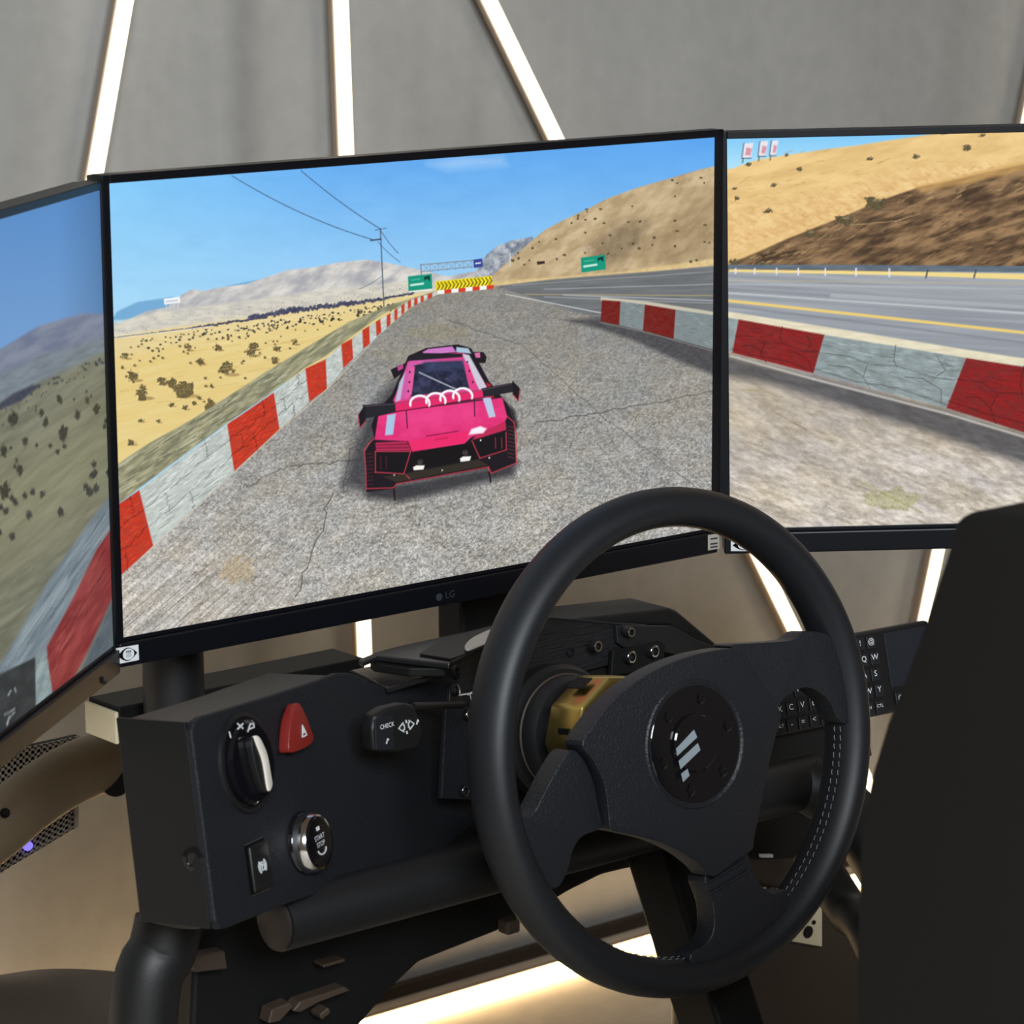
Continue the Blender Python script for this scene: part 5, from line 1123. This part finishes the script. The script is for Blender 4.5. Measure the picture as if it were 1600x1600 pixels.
bm = NB(); extrude_poly(bm, [p + np.array([.55, 0, 0]) for p in outl], (.045, 0, 0), .008, 4); obj('side_wing', bm, M['seat'], SEAT, 50)
bm = NB(); ty = pr[1] - .03; tz = pr[2] - .05
bp = [(SX + .045, -.86, .40), (SX + .045, -.90, .40), (SX + .045, ty - .04, tz), (SX + .045, ty + .02, tz)]
extrude_poly(bm, bp, (.505, 0, 0), .012, 4); obj('backrest', bm, M['seat'], SEAT, 50)
bm = NB(); box(bm, (.2625, -.80, .345), .50, .42, .10, bevel=.02, seg=4); obj('cushion', bm, M['seat'], SEAT, 50)
bm = NB(); box(bm, (.2625, -.83, .12), .40, .40, .24, bevel=.006); obj('seat_base', bm, M['dark'], SEAT)

# ------------------------------------------------------------------ things on the far left
Y1 = .42
TB = empty('bent_tube', aty(-60, 1400, Y1), 'thick brown painted tube with a drilled hole left of the dash', 'tube')
P = [aty(205, 1182, Y1), aty(150, 1194, Y1), aty(95, 1219, Y1), aty(40, 1256, Y1), aty(0, 1290, Y1), aty(-80, 1355, Y1), aty(-200, 1470, Y1), aty(-330, 1560, Y1)]
P.append(np.array([P[-1][0] - .04, Y1, .0]))
bm = NB(); tube(bm, catmull(P, 6), .0255, 32); t_ = obj('body', bm, M['bronze'], TB, 40)
c = aty(12, 1272, Y1 - .027); bm = NB(); lathe(bm, c + np.array([0, .004, 0]), RC[2] * -1, [(.0042, 0), (.0040, .0016), (.0030, .0018), (.0028, .0002), (0, .0002)], 20); obj('hole_grommet', bm, M['dark'], t_, 35)
c = aty(181, 1222, Y1 - .02); bm = NB(); lathe(bm, c, RC[2] * -1, [(.012, -.004), (.012, .003), (.009, .004), (0, .004)], 20); obj('bolt_head', bm, M['dark'], t_, 35)
# perforated panel behind the tube
Y2 = .52
PP = empty('perforated_panel', aty(-60, 1420, Y2), 'perforated metal panel with violet indicator behind the brown tube', 'panel')
A, B_, C_, D_ = [aty(x, y, Y2) for x, y in ((124, 1262), (124, 1290), (-60, 1412), (-60, 1180))]
quad = [aty(-80, 1195, Y2), aty(124, 1150, Y2), aty(122, 1291, Y2), aty(-80, 1412, Y2)]
bm = NB(); nu, nv = 22, 18; th = .0015
def Q(u, v): return (quad[0] * (1 - u) + quad[1] * u) * (1 - v) + (quad[3] * (1 - u) + quad[2] * u) * v
for i in range(nu + 1):
    u = i / nu; w = .27 / nu; u0_, u1_ = max(u - w, 0), min(u + w, 1)
    extrude_poly(bm, [Q(u0_, 0), Q(u1_, 0), Q(u1_, 1), Q(u0_, 1)], (0, th, 0))
for j in range(nv + 1):
    v = j / nv; w = .27 / nv; v0_, v1_ = max(v - w, 0), min(v + w, 1)
    extrude_poly(bm, [Q(0, v0_), Q(1, v0_), Q(1, v1_), Q(0, v1_)], (0, th, 0))
tag(obj('grille', bm, M['perf'], PP), kind='stuff')
bm = NB(); extrude_poly(bm, [q + np.array([0, .004, 0]) for q in quad], (0, .004, 0)); obj('backing', bm, M['dark'], PP)
bm = NB(); c = aty(43, 1322, Y2 - .004); lathe(bm, c, RC[2] * -1, [(.004, -.004), (.004, .001), (.002, .003), (0, .0035)], 16); obj('indicator', bm, M['led_violet'], PP, 50)
bm = NB(); extrude_poly(bm, [aty(x, y, Y2 - .004) for x, y in ((118, 1262), (123, 1262), (123, 1293), (118, 1294))], (0, .003, 0)); obj('edge_trim', bm, M['perf'], PP)
bm = NB(); extrude_poly(bm, [aty(x, y, Y2) for x, y in ((-80, 1412), (-40, 1388), (-40, 2400), (-80, 2400))], (0, .02, 0)); 
for v in bm.verts: v.co.z = max(v.co.z, 0)
obj('leg', bm, M['dark'], PP)
# padded stool
c = aty(72, 1548, .33); sc = np.array([c[0], .33, c[2]])
SL = empty('stool', (sc[0], sc[1], 0), 'dark brown padded round stool left of the rig', 'stool')
bm = NB(); lathe(bm, sc, (0, 0, 1), [(0, .0), (.04, -.003), (.08, -.011), (.12, -.026), (.145, -.045), (.155, -.066), (.150, -.085), (.13, -.092), (0, -.092)], 64); obj('seat_pad', bm, M['stool'], SL, 60)
h0 = sc[2] - .092
bm = NB(); tube(bm, [(sc[0], sc[1], .02), (sc[0], sc[1], h0)], .025, 20); obj('pillar', bm, M['steel'], SL, 40)
bm = NB(); lathe(bm, (sc[0], sc[1], 0), (0, 0, 1), [(0, 0), (.16, 0), (.16, .008), (.03, .03), (0, .03)], 40); obj('base', bm, M['steel'], SL, 40)
